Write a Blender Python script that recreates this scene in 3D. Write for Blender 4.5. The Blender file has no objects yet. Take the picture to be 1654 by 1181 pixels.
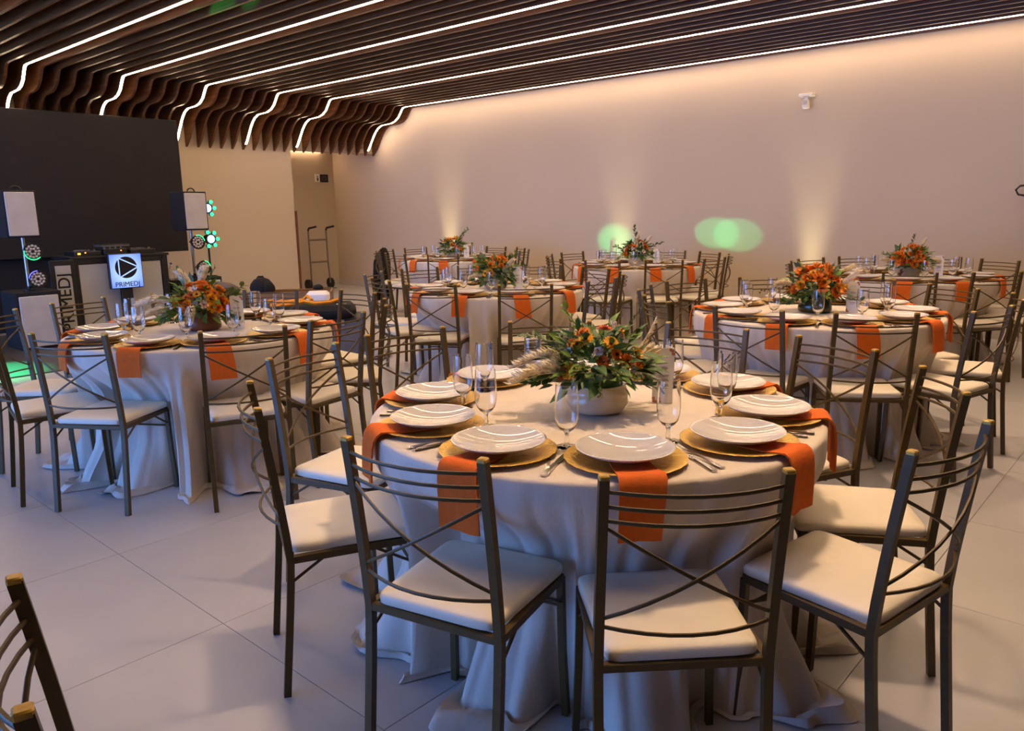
import bpy, math, random
from mathutils import Vector, Matrix
random.seed(7)
PI = math.pi
S = bpy.context.scene
COL = S.collection

# ------------------------------------------------------------------ camera
F_PX, PITCH, YAW, ROLL, CAM_H = 1259.7, 0.19654, -0.73008, -0.01556, 1.436
cy, sy, cp, sp = math.cos(YAW), math.sin(YAW), math.cos(PITCH), math.sin(PITCH)
fw = Vector((sy*cp, cy*cp, -sp)); rt = Vector((cy, -sy, 0)); up = rt.cross(fw)
cr, sr = math.cos(ROLL), math.sin(ROLL)
r2 = cr*rt + sr*up; u2 = -sr*rt + cr*up
cd = bpy.data.cameras.new('camera'); cam = bpy.data.objects.new('camera', cd); COL.objects.link(cam)
cd.sensor_fit = 'HORIZONTAL'; cd.sensor_width = 36.0; cd.lens = F_PX/1654*36
cd.clip_start = 0.02; cd.clip_end = 100
M = Matrix((r2, u2, -fw)).transposed().to_4x4(); M.translation = (0, 0, CAM_H)
cam.matrix_world = M
S.camera = cam

# ------------------------------------------------------------------ colour management, world, lights
S.view_settings.view_transform = 'Standard'; S.view_settings.look = 'None'
S.view_settings.gamma = 1.0; S.view_settings.use_curve_mapping = False
S.view_settings.exposure = 0.08
W = bpy.data.worlds.new('evening_sky'); S.world = W; W.use_nodes = True
bg = W.node_tree.nodes['Background']; bg.inputs[0].default_value = (0.15, 0.36, 1.0, 1); bg.inputs[1].default_value = 10.5

def light(name, kind, loc, aim, energy, color, **kw):
    l = bpy.data.lights.new(name, kind); l.energy = energy; l.color = color
    for k, v in kw.items(): setattr(l, k, v)
    o = bpy.data.objects.new(name, l); COL.objects.link(o); o.location = loc
    d = Vector(aim) - Vector(loc); o.rotation_euler = d.to_track_quat('-Z', 'Y').to_euler()
    return o
WARM = (1.0, 0.66, 0.40)
# added warm fill spots above the nearest and green-pot tables, without fixtures
for i, (x, y) in enumerate([(-1.2, 2.5), (-1.3, 5.3)]):
    light('warm_fill_spot', 'SPOT', (x, y, 3.19), (x - 0.3, y - 0.25, 0), 190, WARM, spot_size=math.radians(72), spot_blend=0.8, shadow_soft_size=0.12)
# wall uplights standing on the floor along the long wall
for x, e in ((-9.98, 14), (-6.42, 10), (-3.66, 11)):
    light('uplight_beam', 'SPOT', (x, 9.42, 0.11), (x, 9.57, 1.8), e*16, (1.0, 0.86, 0.50), spot_size=math.radians(30), spot_blend=1.0, shadow_soft_size=0.10)
GREEN = (0.05, 1.0, 0.38)

LED_COL, LED_STR = (1.0, 0.69, 0.43), 45.0

# ------------------------------------------------------------------ materials
def mat(name, color, rough=0.6, metal=0.0, spec=0.5, bump=None, vary=None, emis=None, coat=0, sheen=0, trans=0, ior=1.45):
    m = bpy.data.materials.new(name); m.use_nodes = True
    nt = m.node_tree; b = nt.nodes['Principled BSDF']
    b.inputs['Base Color'].default_value = (*color, 1); b.inputs['Roughness'].default_value = rough
    b.inputs['Metallic'].default_value = metal; b.inputs['Specular IOR Level'].default_value = spec
    b.inputs['Coat Weight'].default_value = coat; b.inputs['Sheen Weight'].default_value = sheen
    b.inputs['Transmission Weight'].default_value = trans; b.inputs['IOR'].default_value = ior
    tc = nt.nodes.new('ShaderNodeTexCoord')
    if vary:  # (scale, amount, stretch)
        n = nt.nodes.new('ShaderNodeTexNoise'); n.inputs['Scale'].default_value = vary[0]; n.inputs['Detail'].default_value = 6
        mp = nt.nodes.new('ShaderNodeMapping'); mp.inputs['Scale'].default_value = vary[2] if len(vary) > 2 else (1, 1, 1)
        nt.links.new(tc.outputs['Object'], mp.inputs[0]); nt.links.new(mp.outputs[0], n.inputs['Vector'])
        r = nt.nodes.new('ShaderNodeValToRGB'); a = vary[1]
        r.color_ramp.elements[0].position = 0.3; r.color_ramp.elements[1].position = 0.7
        r.color_ramp.elements[0].color = (*[c*(1-a) for c in color], 1); r.color_ramp.elements[1].color = (*[min(1, c*(1+a)) for c in color], 1)
        nt.links.new(n.outputs['Fac'], r.inputs[0]); nt.links.new(r.outputs[0], b.inputs['Base Color'])
    if bump:  # (scale, strength, stretch)
        n = nt.nodes.new('ShaderNodeTexNoise'); n.inputs['Scale'].default_value = bump[0]; n.inputs['Detail'].default_value = 4
        mp = nt.nodes.new('ShaderNodeMapping'); mp.inputs['Scale'].default_value = bump[2] if len(bump) > 2 else (1, 1, 1)
        nt.links.new(tc.outputs['Object'], mp.inputs[0]); nt.links.new(mp.outputs[0], n.inputs['Vector'])
        bp = nt.nodes.new('ShaderNodeBump'); bp.inputs['Strength'].default_value = bump[1]; bp.inputs['Distance'].default_value = 0.01
        nt.links.new(n.outputs['Fac'], bp.inputs['Height']); nt.links.new(bp.outputs[0], b.inputs['Normal'])
    if emis:
        b.inputs['Emission Color'].default_value = (*emis[0], 1); b.inputs['Emission Strength'].default_value = emis[1]
    return m
MT = dict(
    wall=mat('plaster_wall', (0.53, 0.440, 0.335), 0.8, bump=(40, 0.03), vary=(0.7, 0.03)),
    floor=mat('porcelain_tile', (0.465, 0.455, 0.470), 0.30, bump=(60, 0.02), vary=(2.2, 0.06)),
    grout=mat('tile_grout', (0.46, 0.44, 0.43), 0.9, vary=(20, 0.1)),
    dwall=mat('low_bounce_wall', (0.10, 0.07, 0.05), 0.6, vary=(2, 0.1)),  # unseen right wall, coloured dark to cut bounce light on that side
    base=mat('baseboard_paint', (0.50, 0.45, 0.42), 0.5, vary=(5, 0.04)),
    black=mat('ceiling_black', (0.008, 0.006, 0.005), 0.9, vary=(3, 0.2)),
    slat=mat('slat_wood', (0.130, 0.046, 0.013), 0.36, bump=(30, 0.15, (0.6, 8, 14)), vary=(5, 0.42, (0.5, 4, 10))),
    led=mat('led_neon', (0.9, 0.9, 0.9), 0.5, emis=(LED_COL, LED_STR)),
    screen=mat('video_wall_black', (0.010, 0.0075, 0.0065), 0.75, vary=(4, 0.15)),
    iron=mat('olive_iron_paint', (0.082, 0.051, 0.013), 0.45, metal=0.15, bump=(220, 0.06), vary=(30, 0.14)),
    cap=mat('worn_gold_cap', (0.50, 0.30, 0.05), 0.4, metal=0.35, vary=(60, 0.25)),
    seat=mat('cream_vinyl', (0.78, 0.705, 0.565), 0.48, bump=(28, 0.16), vary=(6, 0.04)),
    linen=mat('linen_cloth', (0.63, 0.555, 0.47), 0.88, sheen=0.25, bump=(90, 0.12, (1, 1, 0.35)), vary=(14, 0.05, (1, 1, 0.3))),
    napkin=mat('orange_napkin', (0.68, 0.125, 0.003), 0.85, bump=(160, 0.12), vary=(40, 0.07)),
    plate=mat('white_porcelain', (0.56, 0.54, 0.55), 0.008, spec=0.85, vary=(3, 0.02)),
    charger=mat('gold_charger', (0.66, 0.42, 0.085), 0.34, metal=0.75, bump=(75, 0.5), vary=(20, 0.12)),
    steel=mat('cutlery_steel', (0.62, 0.60, 0.58), 0.13, metal=1.0, vary=(10, 0.04)),
    glass=mat('clear_glass', (1, 1, 1), 0.0, trans=1.0, ior=1.45),
    paper=mat('menu_paper', (0.88, 0.85, 0.86), 0.7, vary=(8, 0.02)),
    ink=mat('menu_ink', (0.22, 0.19, 0.18), 0.8, vary=(30, 0.1)),
    rust=mat('menu_flower_print', (0.55, 0.22, 0.12), 0.8, vary=(120, 0.5)),
    leaf=mat('leaf_green', (0.13, 0.22, 0.032), 0.45, vary=(25, 0.35)),
    leafd=mat('leaf_dark', (0.045, 0.11, 0.024), 0.5, vary=(25, 0.35)),
    leafy=mat('filler_yellow_green', (0.32, 0.36, 0.035), 0.6, vary=(60, 0.4)),
    euca=mat('eucalyptus_green', (0.09, 0.14, 0.06), 0.6, vary=(30, 0.3)),
    pampas=mat('pampas_plume', (0.90, 0.74, 0.52), 0.9, vary=(50, 0.2)),
    petal_o=mat('petal_orange', (0.80, 0.21, 0.012), 0.6, vary=(70, 0.35)),
    petal_y=mat('petal_yellow', (0.86, 0.40, 0.020), 0.6, vary=(70, 0.3)),
    petal_r=mat('petal_rust', (0.48, 0.095, 0.010), 0.6, vary=(70, 0.4)),
    petal_w=mat('petal_blush', (0.80, 0.62, 0.55), 0.6, vary=(60, 0.15)),
    heart=mat('flower_heart', (0.085, 0.018, 0.008), 0.8, vary=(90, 0.4)),
    stem=mat('flower_stem', (0.10, 0.15, 0.04), 0.6, vary=(30, 0.2)),
    pot_cream=mat('cream_glaze', (0.74, 0.60, 0.40), 0.25, coat=0.3, vary=(4, 0.12, (1, 1, 5))),
    pot_terra=mat('terracotta_glaze', (0.21, 0.072, 0.032), 0.4, vary=(5, 0.15)),
    pot_green=mat('bottle_green_glaze', (0.018, 0.026, 0.010), 0.2, coat=0.4, vary=(6, 0.3)),
    pot_grey=mat('grey_stoneware', (0.30, 0.26, 0.21), 0.6, vary=(12, 0.12)),
    pot_marble=mat('marbled_stoneware', (0.52, 0.43, 0.32), 0.35, vary=(9, 0.42, (1, 1, 3))),
    rubber=mat('black_plastic', (0.012, 0.011, 0.012), 0.45, vary=(12, 0.2)),
    cabinet=mat('black_carpet_cabinet', (0.010, 0.009, 0.010), 0.85, bump=(200, 0.2), vary=(30, 0.2)),
    grille=mat('white_speaker_cloth', (0.50, 0.46, 0.43), 0.85, bump=(250, 0.2), vary=(6, 0.08)),
    booth=mat('booth_white_panel', (0.42, 0.41, 0.39), 0.5, vary=(3, 0.05)),
    ink_black=mat('sign_black', (0.004, 0.004, 0.012), 0.5, vary=(10, 0.1)),
    lens=mat('par_lens', (0.55, 0.47, 0.42), 0.15, metal=0.3, vary=(80, 0.2)),
    glow_g=mat('green_glow', (0.05, 0.5, 0.2), 0.4, emis=((0.02, 1.0, 0.30), 2.2)),
    glow_b=mat('blue_white_glow', (0.4, 0.5, 0.9), 0.4, emis=((0.28, 0.42, 1.0), 2.6)),
    glow_v=mat('violet_glow', (0.1, 0.1, 0.6), 0.4, emis=((0.10, 0.10, 1.0), 3.0)),
    glow_o=mat('amber_led', (0.8, 0.4, 0.05), 0.4, emis=((1.0, 0.35, 0.03), 3.5)),
    alu=mat('aluminium_tube', (0.42, 0.40, 0.38), 0.35, metal=0.9, vary=(20, 0.08)),
    truck=mat('hand_truck_steel', (0.23, 0.19, 0.15), 0.45, metal=0.6, vary=(25, 0.15)),
    coat=mat('black_cloth', (0.008, 0.008, 0.009), 0.9, bump=(60, 0.2), vary=(20, 0.2)),
    strap=mat('orange_webbing', (0.85, 0.30, 0.01), 0.8, bump=(200, 0.1), vary=(40, 0.1)),
    crate=mat('brown_crate_wood', (0.22, 0.11, 0.04), 0.6, bump=(30, 0.1, (1, 8, 8)), vary=(6, 0.3, (1, 8, 8))),
    grey=mat('grey_case', (0.115, 0.105, 0.11), 0.55, vary=(10, 0.12)),
    greyc=mat('grey_canvas', (0.12, 0.095, 0.085), 0.9, bump=(50, 0.2), vary=(12, 0.15)),
    white=mat('white_plastic', (0.75, 0.72, 0.68), 0.5, vary=(10, 0.03)),
    film=mat('crumpled_film', (0.30, 0.28, 0.28), 0.3, bump=(25, 0.8), vary=(15, 0.3)),
    brownt=mat('brown_door_edge', (0.145, 0.045, 0.016), 0.5, bump=(30, 0.1, (8, 8, 1)), vary=(8, 0.2, (6, 6, 1))),
    red=mat('extinguisher_red', (0.42, 0.008, 0.008), 0.3, vary=(10, 0.08)),
    stage=mat('dark_dance_mat', (0.055, 0.055, 0.056), 0.45, vary=(4, 0.15)),
    wire=mat('window_frame_metal', (0.05, 0.05, 0.05), 0.5, metal=0.4, vary=(10, 0.1)),
    cork=mat('blue_bottle_cap', (0.05, 0.12, 0.4), 0.4, vary=(10, 0.1)),
)
def sign_mat():
    m = bpy.data.materials.new('backlit_sign_face'); m.use_nodes = True; nt = m.node_tree
    b = nt.nodes['Principled BSDF']; tc = nt.nodes.new('ShaderNodeTexCoord')
    g = nt.nodes.new('ShaderNodeTexGradient'); g.gradient_type = 'SPHERICAL'
    mp = nt.nodes.new('ShaderNodeMapping'); mp.inputs['Scale'].default_value = (3.4, 3.4, 3.4)
    r = nt.nodes.new('ShaderNodeValToRGB'); r.color_ramp.elements[0].color = (0.02, 0.13, 1.0, 1); r.color_ramp.elements[1].color = (0.42, 0.62, 1.0, 1)
    r.color_ramp.elements[1].position = 0.75
    nt.links.new(tc.outputs['Object'], mp.inputs[0]); nt.links.new(mp.outputs[0], g.inputs[0]); nt.links.new(g.outputs['Fac'], r.inputs[0])
    nt.links.new(r.outputs[0], b.inputs['Emission Color']); b.inputs['Emission Strength'].default_value = 1.25
    b.inputs['Base Color'].default_value = (0.1, 0.1, 0.12, 1)
    return m
MT['sign'] = sign_mat()

# ------------------------------------------------------------------ mesh helpers
class MB:
    """collects shapes into one mesh"""
    def __init__(s): s.v = []; s.f = []; s.mi = []; s.cur = 0
    def add(s, v, f):
        n = len(s.v); s.v += [tuple(p) for p in v]; s.f += [tuple(i+n for i in q) for q in f]; s.mi += [s.cur]*len(f); return s
    def box(s, c, d, rz=0, taper=1.0, bev=0.0):
        x, y, z = d[0]/2, d[1]/2, d[2]/2
        if bev > 0:
            b = min(bev, x*.9, y*.9, z*.9)
            rings = [(-z, x-b, y-b), (-z+b, x, y), (z-b, x, y), (z, x-b, y-b)]
            v = []
            for zz, rx, ry in rings:
                e = b if rx == x else b*0.6
                v += [(-rx+e, -ry, zz), (rx-e, -ry, zz), (rx, -ry+e, zz), (rx, ry-e, zz), (rx-e, ry, zz), (-rx+e, ry, zz), (-rx, ry-e, zz), (-rx, -ry+e, zz)]
            f = [tuple(range(7, -1, -1)), tuple(range(24, 32))]
            for k in range(3):
                for i in range(8): j = (i+1) % 8; f.append((k*8+i, k*8+j, k*8+8+j, k*8+8+i))
        else:
            v = [(-x, -y, -z), (x, -y, -z), (x, y, -z), (-x, y, -z), (-x*taper, -y*taper, z), (x*taper, -y*taper, z), (x*taper, y*taper, z), (-x*taper, y*taper, z)]
            f = [(3, 2, 1, 0), (4, 5, 6, 7), (0, 1, 5, 4), (1, 2, 6, 5), (2, 3, 7, 6), (3, 0, 4, 7)]
        cz, sz = math.cos(rz), math.sin(rz)
        return s.add([(c[0]+cz*a-sz*b_, c[1]+sz*a+cz*b_, c[2]+d_) for a, b_, d_ in v], f)
    def tube(s, path, r, n=6, cap=True, up=(0, 0, 1), rot=0.0, radii=None):
        P = [Vector(p) for p in path]; v = []; f = []; m = len(P)
        for i, p in enumerate(P):
            t = (P[min(i+1, m-1)] - P[max(i-1, 0)]).normalized()
            u = Vector(up)
            if abs(t.dot(u)) > 0.97: u = Vector((0, 1, 0)) if abs(t.y) < 0.9 else Vector((1, 0, 0))
            a = t.cross(u).normalized(); b = a.cross(t).normalized()
            rr = radii[i] if radii else r
            for k in range(n):
                th = rot + 2*PI*k/n; v.append(p + a*(rr*math.cos(th)) + b*(rr*math.sin(th)))
        for i in range(m-1):
            for k in range(n): f.append((i*n+k, i*n+(k+1) % n, (i+1)*n+(k+1) % n, (i+1)*n+k))
        if cap: f.append(tuple(range(n-1, -1, -1))); f.append(tuple(range((m-1)*n, m*n)))
        return s.add(v, f)
    def square(s, path, w): return s.tube(path, w/math.sqrt(2), 4, rot=PI/4)
    def lathe(s, prof, n=24, c=(0, 0, 0), cap0=False, cap1=False, wob=None):
        v = []; f = []
        for r, z in prof:
            for k in range(n):
                a = 2*PI*k/n; rr = r*(1 + (wob(a, z) if wob else 0)); v.append((c[0]+rr*math.cos(a), c[1]+rr*math.sin(a), c[2]+z))
        for i in range(len(prof)-1):
            for k in range(n): f.append((i*n+k, i*n+(k+1) % n, (i+1)*n+(k+1) % n, (i+1)*n+k))
        if cap0: f.append(tuple(range(n-1, -1, -1)))
        if cap1: f.append(tuple(range((len(prof)-1)*n, len(prof)*n)))
        return s.add(v, f)
    def xf(s, mtx, start=0):
        s.v[start:] = [tuple(mtx @ Vector(p)) for p in s.v[start:]]; return s
    def mesh(s, name, mats, smooth=35):
        me = bpy.data.meshes.new(name); me.from_pydata(s.v, [], s.f)
        for m in (mats if isinstance(mats, (list, tuple)) else [mats]): me.materials.append(MT[m])
        if len(me.materials) > 1: me.polygons.foreach_set('material_index', s.mi)
        if smooth:
            me.polygons.foreach_set('use_smooth', [True]*len(me.polygons)); me.set_sharp_from_angle(angle=math.radians(smooth))
        me.update(); return me
def obj(name, me, parent=None, loc=None, rz=None, kind=None):
    o = bpy.data.objects.new(name, me); COL.objects.link(o)
    if parent is not None: o.parent = parent
    if loc is not None: o.location = loc
    if rz is not None: o.rotation_euler = (0, 0, rz)
    if kind: o['kind'] = kind
    return o
def tag(o, label, cat, group=None):
    o['label'] = label; o['category'] = cat
    if group: o['group'] = group
    return o
def thing(name, label, cat, loc=(0, 0, 0), rz=0, group=None):
    o = bpy.data.objects.new(name, None); COL.objects.link(o); o.location = loc; o.rotation_euler = (0, 0, rz)
    o.empty_display_size = 0.1
    return tag(o, label, cat, group)
def boxm(name, m, c, d, rz=0, bev=0.0): return MB().box(c, d, rz, bev=bev).mesh(name, m)
def structure(name, me): return obj(name, me, kind='structure')

# ------------------------------------------------------------------ room
XW, YW = -12.0, 9.60          # wall with the video wall, long wall
XR, YB, ZC = 3.6, -4.2, 3.6   # right wall, wall behind the camera, ceiling board
XN, YN = -13.3, 7.807         # niche back wall, niche edge
structure('wall_back', boxm('wall_back', 'wall', ((XN+XR)/2, YW+0.1, ZC/2), (XR-XN, 0.2, ZC)))
structure('wall_left', boxm('wall_left', 'wall', (XW-0.1, (YB+YN)/2, ZC/2), (0.2, YN-YB, ZC)))
structure('wall_left_bulkhead', boxm('wall_left_bulkhead', 'wall', (XW-0.1, (YN+YW)/2, (2.51+ZC)/2), (0.2, YW-YN, ZC-2.51)))
structure('wall_niche', boxm('wall_niche', 'wall', (XN-0.1, (YN-0.4+YW)/2, 1.35), (0.2, YW-YN+0.4, 2.7)))
structure('wall_niche_side', boxm('wall_niche_side', 'wall', ((XN+XW)/2-0.1, YN-0.25, 1.35), (XW-XN-0.2, 0.1, 2.7)))
structure('ceiling_niche', boxm('ceiling_niche', 'wall', ((XN+XW)/2-0.1, (YN+YW)/2-0.1, 2.72), (XW-XN-0.2, YW-YN+0.2, 0.08)))
structure('wall_right', boxm('wall_right', 'dwall', (XR+0.1, (YB+YW)/2, ZC/2), (0.2, YW-YB, ZC)))
# wall behind the camera: glazed facade in its left part
g0, g1 = -11.4, -2.9
structure('wall_front', boxm('wall_front', 'wall', ((g1+XR)/2, YB-0.1, ZC/2), (XR-g1, 0.2, ZC)))
structure('wall_front_pier', boxm('wall_front_pier', 'wall', ((XW+g0)/2, YB-0.1, ZC/2), (g0-XW, 0.2, ZC)))
structure('wall_front_lintel', boxm('wall_front_lintel', 'wall', ((g0+g1)/2, YB-0.1, (2.9+ZC)/2), (g1-g0, 0.2, ZC-2.9)))
wf = MB()
for i in range(7):
    x = g0 + (g1-g0)*i/6; wf.box((x, YB-0.1, 1.45), (0.06, 0.1, 2.9))
wf.box(((g0+g1)/2, YB-0.1, 0.03), (g1-g0, 0.1, 0.06)); wf.box(((g0+g1)/2, YB-0.1, 2.87), (g1-g0, 0.1, 0.06))
structure('window_1', wf.mesh('window_frame', 'wire', 0))
# floor: slab in grout colour with porcelain tiles laid on it
fl = structure('floor', boxm('floor_slab', 'grout', ((XN+XR)/2, (YB+YW)/2, -0.055), (XR-XN+0.3, YW-YB+0.2, 0.1)))
T = 0.9
tile_me = MB().box((0, 0, -0.003), (T-0.0022, T-0.0022, 0.006), bev=0.0006).mesh('tile', 'floor', 0)
x = -0.69 - T*14 + T/2
while x < XR + T/2:
    y = 1.21 - T*6 + T/2
    while y < YW + T/2:
        if not (x - T/2 > XR or x + T/2 < XN or y - T/2 > YW or y + T/2 < YB):
            obj('tile', tile_me, fl, (x, y, 0), random.choice((0, PI/2, PI, -PI/2)))
        y += T
    x += T
structure('baseboard_back', boxm('baseboard_back', 'base', ((XN+XR)/2, YW-0.008, 0.055), (XR-XN, 0.016, 0.11)))
structure('baseboard_niche', boxm('baseboard_niche', 'base', (XN+0.008, (YN+YW)/2, 0.055), (0.016, YW-YN, 0.11)))
structure('baseboard_left', boxm('baseboard_left', 'base', (XW+0.008, (YB+YN)/2, 0.055), (0.016, YN-YB-0.05, 0.11)))
structure('trim_1', boxm('trim_door_edge', 'brownt', (XW-0.03, YN+0.02, 0.74), (0.10, 0.04, 1.48), bev=0.004))
st = boxm('dance_mat', 'stage', (0, 0, 0.006), (3.0, 4.6, 0.012), bev=0.004)
tag(obj('dance_mat', st, None, (-9.55, 2.75, 0)), 'dark glossy mat on the floor under the DJ speakers and booth', 'mat')

# ceiling: black board, wooden slats with a wave at the left end, neon strips on some slats
ce = structure('ceiling', boxm('ceiling_board', 'black', ((XW+XR)/2, (YB+YW)/2, ZC+0.02), (XR-XW, YW-YB, 0.04)))
PROF = [(XR-0.05, 3.23), (-6.0, 3.23), (-10.78, 3.23), (-10.86, 3.222), (-10.90, 3.19), (-10.94, 3.14), (-11.0, 3.07), (-11.09, 3.015), (-11.2, 2.985), (-11.33, 2.978), (-11.47, 2.972),
        (-11.57, 2.93), (-11.64, 2.875), (-11.70, 2.81), (-11.755, 2.735), (-11.81, 2.66), (-11.86, 2.59), (-11.90, 2.55)]
END = [(-11.96, 2.50), (-11.995, 2.47), (-11.995, 3.58)]
TH = 0.034
def slat_mesh():
    b = MB(); lo = PROF + END[:2]; v = []; n = len(lo)
    for s_ in (-TH/2, TH/2):
        v += [(x, s_, z) for x, z in lo] + [(x, s_, 3.58) for x, z in lo]
    f = []
    for i in range(n-1):
        f += [(i, i+1, n+i+1, n+i), (2*n+i+1, 2*n+i, 3*n+i, 3*n+i+1), (i+1, i, 2*n+i, 2*n+i+1), (n+i, n+i+1, 3*n+i+1, 3*n+i)]
    f += [(0, n, 3*n, 2*n), (n-1, 3*n-1, 4*n-1, 2*n-1)]
    return b.add(v, f).mesh('slat', 'slat', 30)
SL = slat_mesh(); P0, DY = 3.50, 0.19
for k in range(-38, 33): obj('slat', SL, ce, (0, P0 + DY*k, 0))
def strip_mesh(xe=XR-0.05):
    PR = [(xe, 3.23)] + PROF[1:]
    v = []; f = []; n = len(PR); w = 0.0165; t = 0.003
    for i, (x, z) in enumerate(PR):
        a = Vector(PR[min(i+1, n-1)]) - Vector(PR[max(i-1, 0)]); a.normalize(); nx, nz = -a.y, a.x
        if nz > 0: nx, nz = -nx, -nz
        for s_, d in ((-w, 0.0005), (w, 0.0005), (w, t), (-w, t)): v.append((x+nx*d, s_, z+nz*d))
    for i in range(n-1):
        for k in range(4): f.append((i*4+k, i*4+(k+1) % 4, i*4+4+(k+1) % 4, i*4+4+k))
    f += [(3, 2, 1, 0), tuple(range(4*n-4, 4*n))]
    return MB().add(v, f).mesh('led_strip', 'led', 40)
LS = strip_mesh(); LSS = strip_mesh(0.2)
for k, lab in ((0, 'white neon strip on the slat farthest from the long wall'), (6, 'white neon strip, second from the outermost one above the black screen'),
               (12, 'white neon strip ending beside the upper corner of the black screen'), (18, 'white neon strip ending above the cream wall panel, fourth from the long wall side'),
               (23, 'white neon strip ending over the corner of the niche opening'), (31, 'white neon strip on the last slat, running along the long wall')):
    tag(obj('neon_strip', LS if k == 31 else LSS, None, (0, P0 + DY*k, 0)), lab, 'light strip', 'neon strips on the ceiling slats')
for k, lab in ((-6, 'white neon strip over the near end of the hall, first row outside the picture'), (-12, 'white neon strip over the near end of the hall, second row outside the picture')):
    tag(obj('neon_strip', LSS, None, (0, P0 + DY*k, 0)), lab, 'light strip', 'neon strips on the ceiling slats')
tag(obj('neon_strip', boxm('niche_strip', 'led', (0, 0, 0), (0.02, 1.5, 0.012)), None, (XN+0.03, YN+0.75, 2.66)), 'short neon strip at the top of the niche back wall', 'light strip')

# ------------------------------------------------------------------ chairs
def bow(a, b, d, n=9):
    a, b = Vector(a), Vector(b)
    return [a.lerp(b, i/(n-1)) + Vector((0, -d*(1-(2*i/(n-1)-1)**2), 0)) for i in range(n)]
def post_y(z):
    if z < 0.43: t = z/0.43; return -0.228 + 0.038*math.sin(t*PI/2) - 0.006*math.sin(t*PI)
    t = (z-0.43)/0.47; return -0.19 - 0.058*t**1.25
HX = 0.193
def chair_meshes():
    R = {}
    zs = [0, .08, .17, .27, .36, .43, .52, .62, .72, .82, .896]
    for s_ in (-1, 1):
        R['post', s_] = MB().square([(s_*HX, post_y(z), z) for z in zs], 0.0215).mesh('back_post', 'iron', 40)
        b = MB().box((s_*HX, post_y(.898), .898), (0.0222, 0.0222, 0.012), bev=0.0025); R['cap', s_] = b.mesh('post_cap', 'cap', 40)
        R['leg', s_] = MB().square([(s_*.19, .188, 0), (s_*.183, .180, .2), (s_*.180, .176, .432)], 0.0195).mesh('front_leg', 'iron', 40)
        R['brace', s_] = MB().tube([(s_*HX, post_y(.36)+.005, .365), (s_*.188, -.09, .427)], .005, 5).mesh('corner_brace', 'iron', 40)
        R['fbrace', s_] = MB().tube([(s_*.182, .172, .36), (s_*.186, .06, .427)], .005, 5).mesh('corner_brace', 'iron', 40)
    for i, z in enumerate((.866, .832, .799)):
        y = post_y(z); R['rail', i] = MB().tube(bow((-HX, y, z), (HX, y, z), .05), .0046, 6).mesh('back_rail', 'iron', 60)
    ya, yb = post_y(.788), post_y(.556)
    for s_ in (-1, 1):
        R['cross', s_] = MB().tube(bow((-s_*HX, ya, .788), (s_*HX, yb, .556), .052 - .006*(s_ > 0)), .0046, 6).mesh('cross_bar', 'iron', 60)
    y = post_y(.540); R['low'] = MB().tube(bow((-HX, y, .540), (HX, y, .540), .055), .0046, 6).mesh('lower_rail', 'iron', 60)
    R['stretch'] = MB().tube([(-.182, .178, .345), (.182, .178, .345)], .005, 5).mesh('front_stretcher', 'iron', 40)
    b = MB(); z = .4335; w = .021
    b.box((0, -.19, z), (2*HX, w, w), bev=.002).box((0, .176, z), (.36, w, w), bev=.002)
    for s_ in (-1, 1): b.square([(s_*.19, -.19, z), (s_*.180, .176, z)], w)
    R['frame'] = b.mesh('seat_frame', 'iron', 40)
    # cushion: soft trapezoid with rounded rim, narrow at the posts
    b = MB(); n = 40; v = []; f = []
    def outline(ins, a):
        q = a; c_, s_ = math.cos(q), math.sin(q); e = 0.15
        x = math.copysign(abs(c_)**e, c_); y = math.copysign(abs(s_)**e, s_)
        w = .176 + (.190-.176)*(y+1)/2
        return x*(w-ins), y*(.192-ins) + .000
    prof = [(.004, .4442), (0, .447), (-.001, .460), (.001, .468), (.007, .4735), (.030, .477), (.09, .479)]
    for ins, z in prof:
        for k in range(n):
            x, y = outline(ins, 2*PI*(k+.5)/n); v.append((x, y, z + .002*math.sin(31*x+17*y)))
    for i in range(len(prof)-1):
        for k in range(n): f.append((i*n+k, i*n+(k+1) % n, (i+1)*n+(k+1) % n, (i+1)*n+k))
    f += [tuple(range(n-1, -1, -1)), tuple(range((len(prof)-1)*n, len(prof)*n))]
    R['seat'] = b.add(v, f).mesh('seat_cushion', 'seat', 50)
    return R
CH = chair_meshes()
def chair(x, y, facing, label, group):
    """facing: direction of the chair's back (outward), degrees"""
    t = thing('banquet_chair', label, 'chair', (x, y, 0.001), math.radians(facing) + PI/2, group)
    for s_ in (-1, 1):
        p = obj('back_post', CH['post', s_], t); obj('post_cap', CH['cap', s_], p)
        obj('front_leg', CH['leg', s_], t); obj('cross_bar', CH['cross', s_], t); obj('corner_brace', CH['brace', s_], t); obj('corner_brace', CH['fbrace', s_], t)
    for i in range(3): obj('back_rail', CH['rail', i], t)
    obj('lower_rail', CH['low'], t); obj('front_stretcher', CH['stretch'], t)
    obj('seat_frame', CH['frame'], t); obj('seat_cushion', CH['seat'], t)
    return t

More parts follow.
